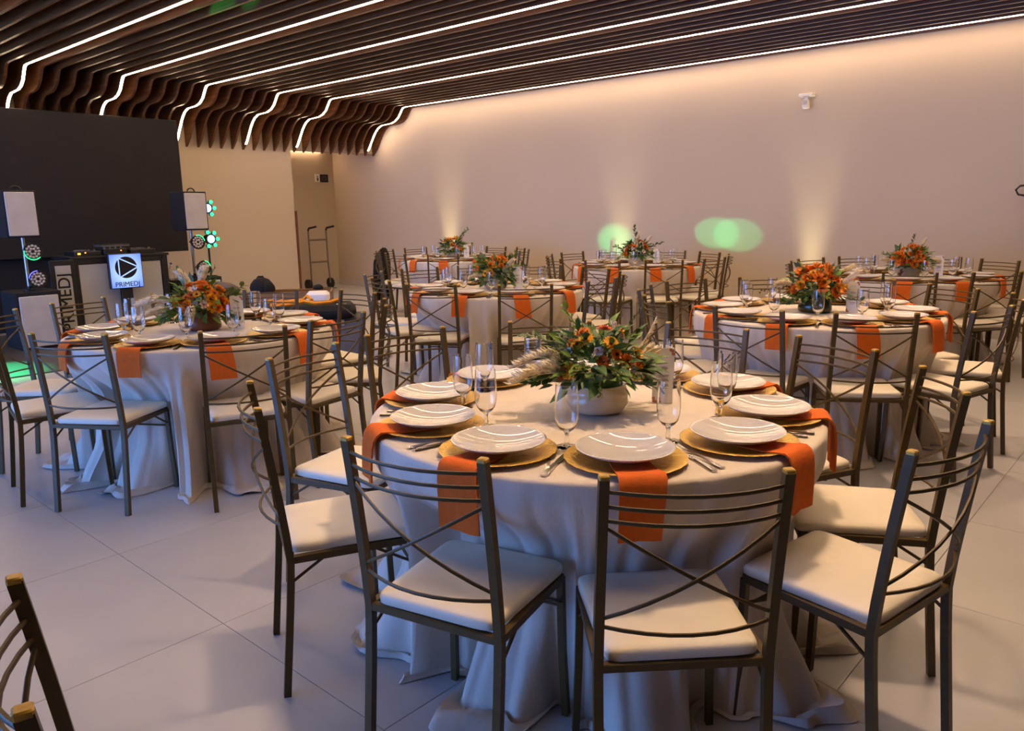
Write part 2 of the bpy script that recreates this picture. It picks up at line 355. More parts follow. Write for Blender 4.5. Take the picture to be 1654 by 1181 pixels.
# ------------------------------------------------------------------ table settings
TOPZ = 0.770
def setting_meshes():
    R = {}
    # local frame: +X outwards along the radius; origin at the place's centre on the cloth
    b = MB(); pr = [(0.0, .0015), (.09, .0015), (.118, .002), (.140, .008), (.161, .0125), (.165, .0135), (.166, .0150), (.163, .0158), (.140, .0115), (.118, .0055), (.05, .0048), (0.0, .0048)]
    b.lathe(pr, 48, wob=lambda a, z: 0.006*math.cos(24*a) if z > .012 else 0); R['charger'] = b.mesh('charger', 'charger', 45)
    b = MB(); pr = [(0.0, .0112), (.060, .0112), (.066, .0130), (.100, .0210), (.126, .0330), (.1325, .0375), (.1335, .0392), (.1315, .0402), (.126, .0382)] + [(r_*.001, .0148 + .0234*(r_/126.0)**2) for r_ in (115, 100, 84, 68, 52, 36, 20, 8, 0)]
    b.lathe(pr, 56); R['plate'] = b.mesh('plate', 'plate', 60)
    for var in range(3):
        b = MB(); w = .061; rows = []
        path = [(-.02, .0072), (.05, .0082), (.10, .0095), (.135, .0140), (.150, .0172), (.168, .0155), (.180, .0080), (.188, -.006), (.1925, -.03), (.1945, -.06), (.1955, -.095), (.196, -.126 - .016*var)]
        for i, (x, z) in enumerate(path):
            k = max(0, i-6)/5.0; ww = w*(1 - .10*k*(var == 1) + .06*k*(var == 2) - .22*max(0, (4-i)/5)); sh = (.006*k, -.012*k, .016*k)[var]
            rows.append([(x + .004*math.sin(j*1.9+var)*k, sh + ww*(j/4-.5)*2, z) for j in range(5)])
        t = .006; v = []; f = []; n = len(rows)
        for i, r_ in enumerate(rows):
            a = Vector((path[min(i+1, n-1)][0]-path[max(i-1, 0)][0], 0, path[min(i+1, n-1)][1]-path[max(i-1, 0)][1])).normalized(); nn = Vector((-a.z, 0, a.x))
            tt = t if i > 4 else .0032
            v += r_ + [tuple(Vector(p) + nn*tt) for p in r_]
        for i in range(n-1):
            o0, o1 = i*10, i*10+10
            for j in range(4): f += [(o0+j, o0+j+1, o1+j+1, o1+j), (o0+6+j, o0+5+j, o1+5+j, o1+6+j)]
            f += [(o0+5, o0, o1, o1+5), (o0+4, o0+9, o1+9, o1+4)]
        f += [(0, 5, 6, 7, 8, 9, 4, 3, 2, 1), tuple((n-1)*10 + q for q in (0, 1, 2, 3, 4, 9, 8, 7, 6, 5))]
        R['napkin', var] = b.add(v, f).mesh('napkin', 'napkin', 50)
    # fork: along X, handle outward (+X)
    b = MB(); pts = [(.100, .009, .0030), (.085, .0105, .0034), (.06, .0075, .0045), (.02, .0042, .0068), (-.025, .0036, .0050), (-.040, .0100, .0036), (-.058, .0130, .0030)]
    def flat(b, pts, t=.0022):
        v = []; f = []; n = len(pts)
        for x, w, z in pts: v += [(x, -w, z), (x, w, z), (x, w*.85, z+t), (x, -w*.85, z+t)]
        for i in range(n-1):
            for k in range(4): f.append((i*4+k, i*4+(k+1) % 4, i*4+4+(k+1) % 4, i*4+4+k))
        f += [(0, 1, 2, 3), tuple(range(4*n-1, 4*n-5, -1))]; b.add(v, f)
    flat(b, pts)
    for k in range(4):
        y = -.0108 + .0072*k; st0 = len(b.v); flat(b, [(-.056, .0022, .0030), (-.080, .0019, .0050), (-.100, .0012, .0085)], .0016)
        b.v[st0:] = [(p[0], p[1]+y, p[2]) for p in b.v[st0:]]
    R['fork'] = b.mesh('dinner_fork', 'steel', 40)
    b = MB(); flat(b, [(.105, .0085, .0012), (.095, .0095, .0012), (.05, .0078, .0014), (.005, .0065, .0016)], .0055); R['khandle'] = b.mesh('knife_handle', 'steel', 40)
    b = MB(); flat(b, [(.006, .0065, .0030), (-.02, .0095, .0030), (-.07, .0098, .0028), (-.100, .0065, .0024), (-.112, .0012, .0022)], .0014); R['kblade'] = b.mesh('knife_blade', 'steel', 30)
    outer = [(.033, .0008), (.0335, .0022), (.020, .0042), (.0075, .0075), (.0058, .014), (.0070, .020), (.0056, .027), (.0060, .038), (.0085, .0460), (.0200, .0535), (.0285, .0655), (.0330, .083), (.0345, .103), (.0343, .126), (.0330, .156), (.0312, .184)]
    inner = [(.0302, .1842), (.0318, .156), (.0331, .126), (.0333, .103), (.0318, .084), (.0272, .0675), (.0185, .057), (.006, .0515), (0.0, .0503)]
    b = MB().lathe([(0.0, .0006)] + outer[:1] + outer[1:] + inner, 28); R['glass'] = b.mesh('goblet', 'glass', 60)
    return R
ST = setting_meshes()

def cloth_mesh(chairs, seed, na=360):
    """chairs: list of (angle deg, front radius); a round cloth that hangs from the table edge, pressed in by the chair seats"""
    rnd = random.Random(seed); ph = [rnd.uniform(0, 2*PI) for _ in range(12)]
    R0 = .746
    zs = [.7700, .7690, .7655, .758, .745, .72, .69, .66, .63, .60, .57, .54, .51, .48, .44, .38, .32, .26, .20, .14, .09, .05, .026, .013]
    cur = [.0, .730, .741, .7465] 
    def sm(a, b, x):
        t = max(0, min(1, (x-a)/(b-a))); return t*t*(3-2*t)
    v = []; f = []; data = []
    for k in range(na):
        a = 2*PI*k/na; deg = math.degrees(a)
        m = 0; ri = .64; under = 0
        for ca, rf in chairs:
            d = abs((deg-ca+180) % 360 - 180); half = math.degrees(math.asin(min(.95, .192/max(.4, rf))))
            mm = 1 - sm(half+1.2, half+6, d)
            if mm > m: m = mm; ri = rf
            under = max(under, 1 - sm(half*.35, half*.80, d))
        f1 = math.sin(15*a+ph[0]+1.1*math.sin(3*a+ph[1])); f2 = math.sin(26*a+ph[2]+math.sin(5*a+ph[3])); fold = .75*(1-2*(1-abs(f1))**1.6)*.6 + .42*f2 + .2*math.sin(7*a+ph[4])
        fine = math.sin(37*a+ph[5]+1.2*math.sin(7*a+ph[6]))
        pud = .5 + .5*math.sin(6*a+ph[7]+math.sin(2*a+ph[8])); pud2 = math.sin(19*a+ph[9]+2*math.sin(6*a))
        data.append((a, m, ri, under, fold, fine, pud, pud2))
    prof = []
    for r_, z in ((.30, .7702), (.60, .7702), (.715, .7700), (.733, .7692), (.7415, .7660), (.7455, .7600)):
        prof.append([(r_, z)]*na)
    for z in zs[4:]:
        row = []; t = (.76-z)/.76
        for a, m, ri, under, fold, fine, pud, pud2 in data:
            free = R0 + .002*t + fold*(.002 + .046*min(1, t*1.9)) + .006*fine*min(1, t*2) - .034*t
            wz = 1 - sm(.46, .71, z)
            inn = min(ri - .016 + .016*fold + .004*fine, free)
            if z < .31:      # below the seats the cloth swings out again between the front legs
                inn += under*.09*sm(0, .31, .31-z) + .012*fold*(1-under)
            r_ = free*(1-m*wz) + inn*m*wz
            if z < .30:
                s_ = (1 - z/.30)**2
                r_ += s_*(.05*under + (.03 + .09*pud)*(1-m) + .010*pud2)
            row.append((r_, z))
        prof.append(row)
    # hem lying on the floor, wrinkled
    last = prof[-1]
    for j, (dr, zz) in enumerate(((.03, .016), (.07, .022), (.10, .012), (.125, .004))):
        row = []
        for (a, m, ri, under, fold, fine, pud, pud2), (r_, z) in zip(data, last):
            sp_ = (.12 + 1.0*pud*(1-.75*m) + .75*under*(.4+.6*pud)) if j else .4
            row.append((r_ + dr*sp_ + .006*pud2, max(.003, zz + .014*math.sin(13*a+ph[10]+j*1.7)*(.3+under))))
        prof.append(row)
    v.append((0, 0, .7702)); n = len(prof)
    for row in prof:
        for (r_, z), d in zip(row, data): v.append((r_*math.cos(d[0]), r_*math.sin(d[0]), z))
    for k in range(na): f.append((0, 1+k, 1+(k+1) % na))
    for i in range(n-1):
        o = 1+i*na
        for k in range(na): f.append((o+k, o+na+k, o+na+(k+1) % na, o+(k+1) % na))
    return MB().add(v, f).mesh('tablecloth', 'linen', 70)

# ------------------------------------------------------------------ flowers
def leaf_mesh(name, L, w, m, curl=.25):
    v = []; f = []; n = 6
    for i in range(n):
        t = i/(n-1); ww = w*math.sin(PI*min(1, t*1.02)**.75)*(1-.15*t); x = L*t; z = -curl*L*t*t
        v += [(x, -ww, z+.18*ww), (x, 0, z), (x, ww, z+.18*ww)]
    for i in range(n-1):
        for k in range(2): f.append((i*3+k, i*3+k+1, i*3+4+k, i*3+3+k))
    return MB().add(v, f).mesh(name, m, 70)
def petal(b, a, tilt, L, w, z0=0, cup=.3, r0=.004):
    v = []; f = []; n = 5; ca, sa = math.cos(a), math.sin(a)
    for i in range(n):
        t = i/(n-1); ww = w*math.sin(PI*(.12+.8*t))**.8; rr = r0 + L*t*math.cos(tilt); z = z0 + L*t*math.sin(tilt) + cup*L*(t*t-t)*.6
        for s_ in (-1, 0, 1): v.append((ca*rr-sa*ww*s_, sa*rr+ca*ww*s_, z + abs(s_)*ww*cup*.6))
    for i in range(n-1):
        for k in range(2): f.append((i*3+k, i*3+k+1, i*3+4+k, i*3+3+k))
    b.add(v, f)
def daisy(name, r, pm):
    b = MB()
    for ring, (cnt, tl, s_) in enumerate(((14, .12, 1), (12, .45, .85), (9, .85, .6))):
        for k in range(cnt): petal(b, 2*PI*k/cnt+ring*.3, tl, r*s_, r*.19*s_*1.2, ring*r*.05)
    h = MB().lathe([(r*.30, r*.12), (r*.30, r*.26), (r*.2, r*.36), (0.0, r*.40)], 10)
    return b.mesh(name, pm, 70), h.mesh('flower_heart', 'heart', 60)
def rose(name, r, pm):
    b = MB()
    for ring, (cnt, tl, s_) in enumerate(((6, .25, 1), (6, .7, .85), (5, 1.05, .72), (4, 1.35, .55))):
        for k in range(cnt): petal(b, 2*PI*k/cnt+ring*.5, tl, r*s_, r*.52*s_, ring*r*.03, .5)
    h = MB().lathe([(r*.16, r*.1), (r*.17, r*.40), (r*.08, r*.46), (0.0, r*.44)], 8)
    return b.mesh(name, pm, 70), h.mesh('flower_heart', 'heart', 60)
def lily(name, r, pm):
    b = MB()
    for ring, (cnt, tl) in enumerate(((3, .7), (3, .95))):
        for k in range(cnt): petal(b, 2*PI*k/cnt+ring*1.05, tl, r*1.3, r*.36, 0, .4)
    h = MB()
    for k in range(5): h.tube([(0, 0, r*.1), (r*.16*math.cos(k*1.26), r*.16*math.sin(k*1.26), r*.95)], r*.03, 4)
    return b.mesh(name, pm, 70), h.mesh('flower_heart', 'heart', 60)
FL = {}
for nm, fn, r in (('daisy', daisy, .024), ('rose', rose, .028), ('lily', lily, .030)):
    for pm in ('petal_o', 'petal_y', 'petal_r', 'petal_w'): FL[nm, pm] = fn('bloom', r, pm)
LF = {('leaf', k): leaf_mesh('leaf', L, w, m, c) for k, (L, w, m, c) in enumerate(((.085, .022, 'leaf', .3), (.10, .024, 'leafd', .35), (.07, .012, 'leaf', .2), (.06, .015, 'euca', .2)))}
def orient(d, spin=0):
    q = Vector(d).normalized().to_track_quat('Z', 'Y'); return (q.to_matrix() @ Matrix.Rotation(spin, 3, 'Z')).to_euler()
def orient_x(d, roll=0):
    q = Vector(d).normalized().to_track_quat('X', 'Z'); return (q.to_matrix() @ Matrix.Rotation(roll, 3, 'X')).to_euler()
def plume_mesh(L, w, seed, droop=.3):
    rnd = random.Random(seed); b = MB()
    b.tube([(0, 0, 0), (L*.35, 0, 0), (L*.7, 0, -droop*L*.25), (L, 0, -droop*L*.6)], .0016, 4)
    for i in range(330):
        t = rnd.uniform(.22, 1)**.9; x = L*t; z0 = -droop*L*.6*max(0, (t-.3)/.7)**2
        a = rnd.uniform(0, 2*PI); l = w*.62*(1.2-.9*abs(t-.55))*rnd.uniform(.5, 1.1)
        p = Vector((x, 0, z0)); q = p + Vector((l*.95, l*.62*math.cos(a), l*.62*math.sin(a)-.22*l)); m_ = (p+q)/2 + Vector((0, .2*l*math.cos(a), .2*l*math.sin(a)))
        s_ = Vector((0, -math.sin(a), math.cos(a)))*w*.045
        b.add([p-s_*.6, p+s_*.6, m_+s_, m_-s_, q], [(0, 1, 2, 3), (3, 2, 4)])
    return b.mesh('pampas_plume', 'pampas', 0)
def foliage_mesh(n, rx, rz, seed, lens=(.045, .085), low=-.15):
    rnd = random.Random(seed); b = MB()
    for i in range(n):
        a = rnd.uniform(0, 2*PI); e = rnd.uniform(low, 1.2); rr = rnd.uniform(.35, .95)
        c = Vector((rx*rr*math.cos(a)*math.cos(e*.9), rx*rr*math.sin(a)*math.cos(e*.9), rz*rr*math.sin(e)))
        d = (Vector((math.cos(a)*math.cos(e), math.sin(a)*math.cos(e), math.sin(e)*.8)) + Vector((rnd.uniform(-.5, .5), rnd.uniform(-.5, .5), rnd.uniform(-.5, .3)))).normalized()
        L = rnd.uniform(*lens); w = L*rnd.uniform(.16, .27); sd = d.cross(Vector((rnd.uniform(-1, 1), rnd.uniform(-1, 1), 1))).normalized(); up_ = sd.cross(d)
        b.cur = rnd.choice((0, 0, 1, 1, 2))
        b.add([c, c+d*L*.45+sd*w+up_*w*.3, c+d*L*.45-up_*w*.15, c+d*L*.45-sd*w+up_*w*.3, c+d*L-up_*L*.15], [(0, 1, 2), (0, 2, 3), (1, 4, 2), (2, 4, 3)])
    return b.mesh('foliage', ('leaf', 'leafd', 'euca'), 70)
def sprig_mesh(L, n, size, m, seed, droop=.2, ball=False):
    rnd = random.Random(seed); b = MB(); path = [(L*t, 0, -droop*L*t*t) for t in (0, .25, .5, .75, 1)]
    b.cur = 0; b.tube(path, .0014, 4)
    b.cur = 1
    for i in range(n):
        t = .2 + .8*i/n; p = Vector((L*t, 0, -droop*L*t*t)); a = rnd.uniform(0, 2*PI)
        if ball:
            q = p + Vector((0, math.cos(a), math.sin(a)))*size*1.5
            b.lathe([(0, -size), (size*.8, -size*.5), (size, 0), (size*.8, size*.5), (0, size)], 6, q)
        else:
            d = Vector((.7, math.cos(a)*.7, math.sin(a)*.7)).normalized(); sd = d.cross(Vector((.3, .5, .8))).normalized()
            b.add([p, p+d*size*.5+sd*size*.28, p+d*size, p+d*size*.5-sd*size*.28], [(0, 1, 2, 3)])
    return b.mesh('sprig', ('stem', m), 60)
def arrangement(x, y, label, pot, blooms, n_fol, rx, rz, seed, leaves=0, plumes=(), sprigs=(), fol_low=-.15, lens=(.045, .085), spread=.8, zoff=.015):
    """pot: (material, profile, wobble); blooms: list of (kind, petal, count, scale)"""
    rnd = random.Random(seed)
    t = thing('flower_arrangement', label, 'flowers', (x, y, TOPZ+.0012), 0, 'flower arrangements in the middle of the tables')
    H = pot[1][-1][1]
    prof = [(0.0, 0.0)] + pot[1] + [(pot[1][-1][0]-.008, H-.001), (pot[1][-1][0]-.012, H-.03), (0.0, H-.03)]
    obj('pot', MB().lathe(prof, 40, wob=pot[2]).mesh('pot', pot[0], 60), t)
    obj('floral_foam', MB().lathe([(0, H-.028), (pot[1][-1][0]-.0125, H-.028), (pot[1][-1][0]-.0095, H-.003), (pot[1][-1][0]-.012, H+.008), (pot[1][-1][0]-.035, H+.024), (0, H+.030)], 24).mesh('floral_foam', 'leafd', 60), t)
    obj('stem', MB().tube([(0, 0, H-.032), (.01, .0, H+.02), (.0, .01, H+.05)], .02, 7, radii=(.06, .074, .03)).mesh('stem_bundle', 'leafd', 60), t)
    zc = H + zoff
    fo = obj('foliage', foliage_mesh(n_fol, rx, rz, seed, lens, fol_low), t, (0, 0, zc)); fo['kind'] = 'stuff'
    view = Vector((-x, -y, .6)).normalized()
    for kind, pm, cnt, sc in blooms:
        for i in range(cnt):
            for _ in range(60):
                a = rnd.uniform(0, 2*PI); e = rnd.uniform(.05, 1.35)
                d = Vector((math.cos(a)*math.cos(e), math.sin(a)*math.cos(e), math.sin(e)))
                if d.dot(view) > rnd.uniform(-.2, .55): break
            p = Vector((d.x*rx*spread, d.y*rx*spread, zc + d.z*rz*.95)); me, hm = FL[kind, pm]
            o = obj('bloom', me, t, p); o.rotation_euler = orient((d.x+rnd.uniform(-.25, .25), d.y+rnd.uniform(-.25, .25), d.z*.8+.15), rnd.uniform(0, 6)); s_ = sc*rnd.uniform(.85, 1.15); o.scale = (s_, s_, s_)
            obj('flower_heart', hm, o)
    for i in range(leaves):
        a = rnd.uniform(0, 2*PI); e = rnd.choice((rnd.uniform(-.12, .4), rnd.uniform(.2, 1.3)))
        d = Vector((math.cos(a)*math.cos(e), math.sin(a)*math.cos(e), math.sin(e))); rr = rnd.uniform(.6, 1.0)
        o = obj('leaf', LF['leaf', rnd.choice((0, 0, 1, 1, 2, 3))], t, (d.x*rx*rr, d.y*rx*rr, zc + d.z*rz*rr)); o.rotation_euler = orient_x((d.x+rnd.uniform(-.4, .4), d.y+rnd.uniform(-.4, .4), d.z*.8+rnd.uniform(-.2, .3)), rnd.uniform(-.6, .6))
        s_ = rnd.uniform(.45, .85); o.scale = (s_, s_, s_)
    for i, (off, d, L, w, dr) in enumerate(plumes):
        o = obj('pampas_plume', plume_mesh(L, w, seed+i, dr), t, (off[0], off[1], zc+off[2]), kind='stuff'); o.rotation_euler = orient_x(d)
    for i, (off, d, L, n, size, m, ball) in enumerate(sprigs):
        o = obj('sprig', sprig_mesh(L, n, size, m, seed+20+i, .15, ball), t, (off[0], off[1], zc+off[2]), kind='stuff'); o.rotation_euler = orient_x(d)
    return t
RV = Vector((r2.x, r2.y, 0)).normalized()      # towards the picture's right on the floor plan
FV = Vector((fw.x, fw.y, 0)).normalized()
def rf(a, b, c=0): return (RV.x*a + FV.x*b, RV.y*a + FV.y*b, c)

# ------------------------------------------------------------------ tables
TAB = dict(
    T1=dict(c=(-1.515, 2.098), off=28.0, name='the nearest table', seed=3,
        ch=[(-79.1, .985, -77), (-42.4, 1.055, -45), (-5, 1.115, -11), (31, 1.09, 31), (-123.7, 1.09, -117), (170, 1.22, 167), (135.8, 1.20, 129), (99.2, 1.16, 92), (67, 1.12, 66), (-162, 1.20, -165)]),
    T2=dict(c=(-4.414, 2.196), off=15.5, name='the leftmost table', seed=11,
        ch=[(-62.9, 1.0, -58), (-16.7, 1.042, -23), (14.3, 1.023, 9), (89.6, 1.13, 89), (127.7, 1.09, 129), (-165.9, 1.15, -160), (-132, 1.14, -135), (-97, 1.06, -100), (50, 1.07, 52), (160, 1.10, 160)]),
    T3=dict(c=(-4.585, 4.928), off=3.0, name='the middle table', seed=5,
        ch=[(-77, .98, -62), (-35, 1.043, -44), (-117, 1.0, -108), (-155, 1.16, -151), (172, 1.17, 166), (142, 1.15, 132), (110, 1.2, 111), (3, 1.08, 2), (38, 1.08, 38), (73, 1.08, 74)]),
    T4=dict(c=(-1.852, 4.967), off=23.5, name='the green-pot table', seed=8,
        ch=[(-89, 1.011, -91), (-53.3, 1.044, -57), (-18.3, 1.10, -15), (53, 1.0, 58), (130, 1.14, 136), (-163.4, 1.108, -160), (164, 1.14, 162), (19, 1.10, 17), (92, 1.08, 93), (-125, 1.09, -127)]),
    T5=dict(c=(-8.065, 7.796), off=18.0, name='the far left table', seed=14,
        ch=[(-154, 1.037, -160), (-128, 1.07, -126), (169, 1.054, 172), (95, 1.0, 90), (60.3, 1.02, 58), (-51, 1.1, -47), (-13.3, 1.02, -13), (-90, 1.07, -90), (22, 1.07, 22), (132, 1.05, 132)]),
    T6=dict(c=(-5.088, 7.935), off=30.2, name='the far middle table', seed=21,
        ch=[(140, 1.03, 140), (97, .98, 103), (61, 1.0, 65), (-8, 1.098, -6), (-77, 1.09, -77), (-42, 1.07, -50), (173.6, 1.06, 172), (-115, 1.1, -120), (-150, 1.05, -150), (26, 1.05, 26)]),
    T7=dict(c=(-2.065, 7.893), off=28.0, name='the far right table', seed=30,
        ch=[(165, 1.09, 162), (133, 1.13, 134), (91.6, 1.1, 93), (57.5, 1.02, 62), (-76, 1.1, -72), (-42, 1.1, -46), (-125, 1.02, -122), (-160, 1.07, -160), (20, 1.05, 20), (-8, 1.07, -8)]),
)
GOB = {244: (.412, -107.3), 280: (.454, -63.2), 208: (.441, -142.9), 172: (.47, -175.6), 136: (.453, 156.5), 316: (.437, -24.1), 352: (.425, 18.8), 28: (.46, 44)}
ORD = ['first', 'second', 'third', 'fourth', 'fifth', 'sixth']
def seat_phrases(c, angs):
    """which seat: counted from the front on each side of the table, as seen from the camera"""
    vd = math.degrees(math.atan2(-c[1], -c[0]))    # from table to camera
    rel = [((a - vd + 180) % 360) - 180 for a in angs]
    out = [None]*len(angs)
    for side, sel in (('right', [i for i in range(len(angs)) if rel[i] >= 0]), ('left', [i for i in range(len(angs)) if rel[i] < 0])):
        for k, i in enumerate(sorted(sel, key=lambda q: abs(rel[q]))): out[i] = f'{ORD[k]} from the front on the {side} side of'
    return out
top_me = MB().lathe([(0, .745), (.715, .745), (.72, .750), (.72, .763), (.715, .7675), (0, .7675)], 64).mesh('tabletop', 'crate', 40)
ped_me = MB().lathe([(.05, .03), (.05, .745)], 16, cap0=True, cap1=True).mesh('pedestal', 'rubber', 40)
foot_me = MB().box((.16, 0, .02), (.32, .06, .04), bev=.006).mesh('foot', 'rubber', 40)
for ti, (key, t_) in enumerate(TAB.items()):
    cx, cyy = t_['c']; rnd = random.Random(t_['seed']); nm = t_['name']
    ch = t_['ch'] or [(t_['off'] + 36*k + rnd.uniform(-3, 3), 1.07 + rnd.uniform(-.03, .05), t_['off'] + 36*k + rnd.uniform(-6, 6)) for k in range(10)]
    ph = seat_phrases((cx, cyy), [c[0] for c in ch]); fronts = []
    for (a, r_, fc), p in zip(ch, ph):
        A = math.radians(a); Fc = math.radians(fc)
        x = cx + r_*math.cos(A) - .248*math.cos(Fc); y = cyy + r_*math.sin(A) - .248*math.sin(Fc)
        t_.setdefault('chairs', []).append((x, y, fc)); c0 = Vector((x-cx, y-cyy))
        fr = c0 - Vector((math.cos(Fc), math.sin(Fc)))*.195
        fronts.append((math.degrees(math.atan2(fr.y, fr.x)), fr.length))
        chair(x, y, fc, f'olive iron chair, {p} {nm}', 'chairs around the round tables')
    rt_ = thing('round_table', f'round banquet table hidden under the cloth of {nm}', 'table', (cx, cyy, 0), 0, 'round banquet tables')
    obj('tabletop', top_me, rt_); obj('pedestal', ped_me, rt_)
    for k in range(4): obj('foot', foot_me, rt_, (0, 0, 0), k*PI/2 + .3)
    extra = {'T1': 'with blue daylight on its folds', 'T2': 'its hem spread over the floor'}.get(key, 'hanging in folds')
    tag(obj('tablecloth', cloth_mesh(fronts, t_['seed'], 360 if ti < 4 else 220), None, (cx, cyy, 0)), f'cream linen tablecloth of {nm}, {extra}', 'tablecloth', 'round cream tablecloths')
    angs = [t_['off'] + 36*k for k in range(10)]; sp_ = seat_phrases((cx, cyy), angs)
    for a0, p in zip(angs, sp_):
        a = math.radians(a0 + rnd.uniform(-1.5, 1.5)); R0 = .572 + rnd.uniform(-.008, .006)
        px, py = cx + R0*math.cos(a), cyy + R0*math.sin(a)
        def put(name, me, r_, ang, rz, lab, cat, grp, dz=0.0008):
            return tag(obj(name, me, None, (cx + r_*math.cos(ang), cyy + r_*math.sin(ang), TOPZ + dz), rz), lab, cat, grp)
        put('charger', ST['charger'], R0, a, a, f'gold charger plate, {p} {nm}', 'charger', 'gold chargers')
        put('plate', ST['plate'], R0 - .006, a, a + 1, f'white plate, {p} {nm}', 'plate', 'white plates', .0036)
        na_ = a + rnd.uniform(-.03, .05)
        v_ = rnd.randrange(3)
        put('napkin', ST['napkin', v_], R0 + (.0 if R0 > .572 else .572 - R0), a, na_, f'orange folded napkin, {p} {nm}', 'napkin', 'orange napkins')
        fa, ka = a - .335 + rnd.uniform(-.02, .02), a + .318 + rnd.uniform(-.02, .02)
        put('dinner_fork', ST['fork'], .60 + rnd.uniform(-.02, .02), fa, fa + rnd.uniform(-.15, .15), f'steel dinner fork, {p} {nm}', 'fork', 'dinner forks')
        k_ = thing('dinner_knife', f'steel dinner knife, {p} {nm}', 'knife', (cx + .61*math.cos(ka), cyy + .61*math.sin(ka), TOPZ + .0008), ka + rnd.uniform(-.2, .12), 'dinner knives')
        obj('knife_handle', ST['khandle'], k_); obj('knife_blade', ST['kblade'], k_)
        ga = a + .30 + rnd.uniform(-.03, .03)
        gr = .435 + rnd.uniform(-.02, .025)
        if key == 'T1' and round(a0) % 360 in GOB: gr, ga = GOB[round(a0) % 360]; ga = math.radians(ga)
        put('goblet', ST['glass'], gr, ga, 0, f'clear stemmed goblet, {p} {nm}', 'glass', 'water goblets')
    # standing three-fold menu card
    mo = {'T1': (.141, .223), 'T2': rf(.20, .02), 'T3': rf(.19, -.07), 'T4': rf(.225, -.03), 'T5': rf(.19, -.05), 'T6': rf(.22, -.04), 'T7': rf(.235, -.02)}[key]
    mx, my = cx + mo[0], cyy + mo[1]; vdir = math.atan2(-my, -mx)
    m_ = thing('menu_card', f'white folded menu card standing by the flowers on {nm}', 'menu', (mx, my, TOPZ + .001), vdir + PI/2, 'menu cards')
    w2, hgt = .036, .195
    for s_, nm2 in ((0, 'front_panel'), (1, 'side_panel'), (-1, 'side_panel')):
        b = MB(); pts = {0: [(-w2, -.02), (w2, -.02)], 1: [(w2, -.02), (.006, .042)], -1: [(-w2, -.02), (-.006, .044)]}[s_]
        (x0, y0), (x1, y1) = pts; d = Vector((x1-x0, y1-y0)).normalized(); n_ = Vector((-d.y, d.x))*.0008
        v = [(x0+n_.x*q, y0+n_.y*q, z) for z in (0, hgt) for q in (-1, 1)] + [(x1+n_.x*q, y1+n_.y*q, z) for z in (0, hgt) for q in (-1, 1)]
        b.add(v, [(0, 4, 6, 2), (1, 3, 7, 5), (0, 2, 3, 1), (4, 5, 7, 6), (2, 6, 7, 3), (0, 1, 5, 4)]); obj(nm2, b.mesh(nm2, 'paper', 0), m_)
    b = MB(); b.cur = 0
    y = -.0212
    if True:
        b.tube([(-.012, y, .158), (-.006, y, .170), (0, y, .162), (.006, y, .168), (.013, y, .160)], .0009, 4)
        for z, w_ in ((.128, .012), (.124, .017), (.120, .012), (.100, .020), (.096, .016), (.092, .023), (.086, .013), (.082, .018), (.078, .020), (.064, .015), (.060, .019), (.052, .012)):
            b.box((0, y, z), (2*w_, .0006, .0017))
        b.cur = 1
        for (dx, dz) in ((w2-.006, hgt-.010), (w2-.012, hgt-.006), (w2-.004, hgt-.02), (-w2+.006, .008), (-w2+.012, .006), (-w2+.004, .017)):
            b.lathe([(0, 0), (.006, .0004), (0, .0006)], 7); st0 = len(b.v) - 21
            b.v[st0:] = [(p[0]+dx, y-p[2]*.5, p[1]+dz) for p in b.v[st0:]]
    pr_ = obj('printed_text', b.mesh('printed_text', ('ink', 'rust'), 0), m_, kind='stuff')

# the seven flower arrangements
wav = lambda a, z: .020*math.sin(z*190 + 1.5*math.sin(2*a)) + .010*math.sin(3*a+z*40)
pot_round = [(.070, .002), (.080, .006), (.088, .012), (.094, .020), (.099, .030), (.102, .038), (.103, .046), (.103, .054), (.102, .062), (.101, .070), (.098, .080), (.095, .090), (.092, .097)]
pot_taper = [(.088, .002), (.100, .010), (.104, .028), (.096, .060), (.084, .094), (.078, .108), (.079, .112)]
pot_cyl = [(.082, .002), (.092, .010), (.095, .040), (.094, .085), (.092, .094)]
c = TAB['T1']['c']
arrangement(c[0]+.036, c[1]-.020, 'lush green arrangement with orange daisies in wavy cream pot, nearest table', ('pot_cream', pot_round, wav),
    [('daisy', 'petal_y', 7, .92), ('daisy', 'petal_o', 6, .92), ('daisy', 'petal_r', 3, .9), ('lily', 'petal_w', 3, .6), ('rose', 'petal_w', 2, .5)], 420, .185, .175, 41, leaves=170, lens=(.03, .058), fol_low=.0, zoff=.03, spread=.80,
    plumes=((rf(-.07, -.07, -.01), rf(-1, -.15, .75), .17, .07, 1.2), (rf(-.09, -.03, .03), rf(-1, .1, .75), .15, .055, 1.3), (rf(.08, -.03, -.02), rf(.75, .1, .8), .135, .075, -.1), (rf(.08, .05, .0), rf(.9, .45, .8), .22, .025, -.3)),
    sprigs=((rf(-.04, -.05, .03), rf(-.3, -1, .35), .15, 40, .016, 'leafy', False), (rf(.02, -.05, .03), rf(.2, -1, .2), .14, 40, .015, 'leafy', False), (rf(.0, -.06, .0), rf(-.1, -1, -.1), .13, 36, .015, 'leafy', False), (rf(.04, -.05, .02), rf(.6, -1, .1), .13, 36, .015, 'leafy', False),
            (rf(-.03, 0, .08), rf(-.4, .1, 1), .17, 24, .026, 'leaf', False), (rf(.06, 0, .08), rf(.45, .1, 1), .17, 60, .012, 'euca', False), (rf(-.06, 0, .06), rf(-1, .1, .6), .20, 22, .032, 'euca', False), (rf(.06, -.06, -.01), rf(1, -.35, .0), .14, 16, .036, 'leafd', False), (rf(-.08, -.03, .0), rf(-1, -.4, .1), .18, 16, .034, 'leafd', False)))
c = TAB['T2']['c']
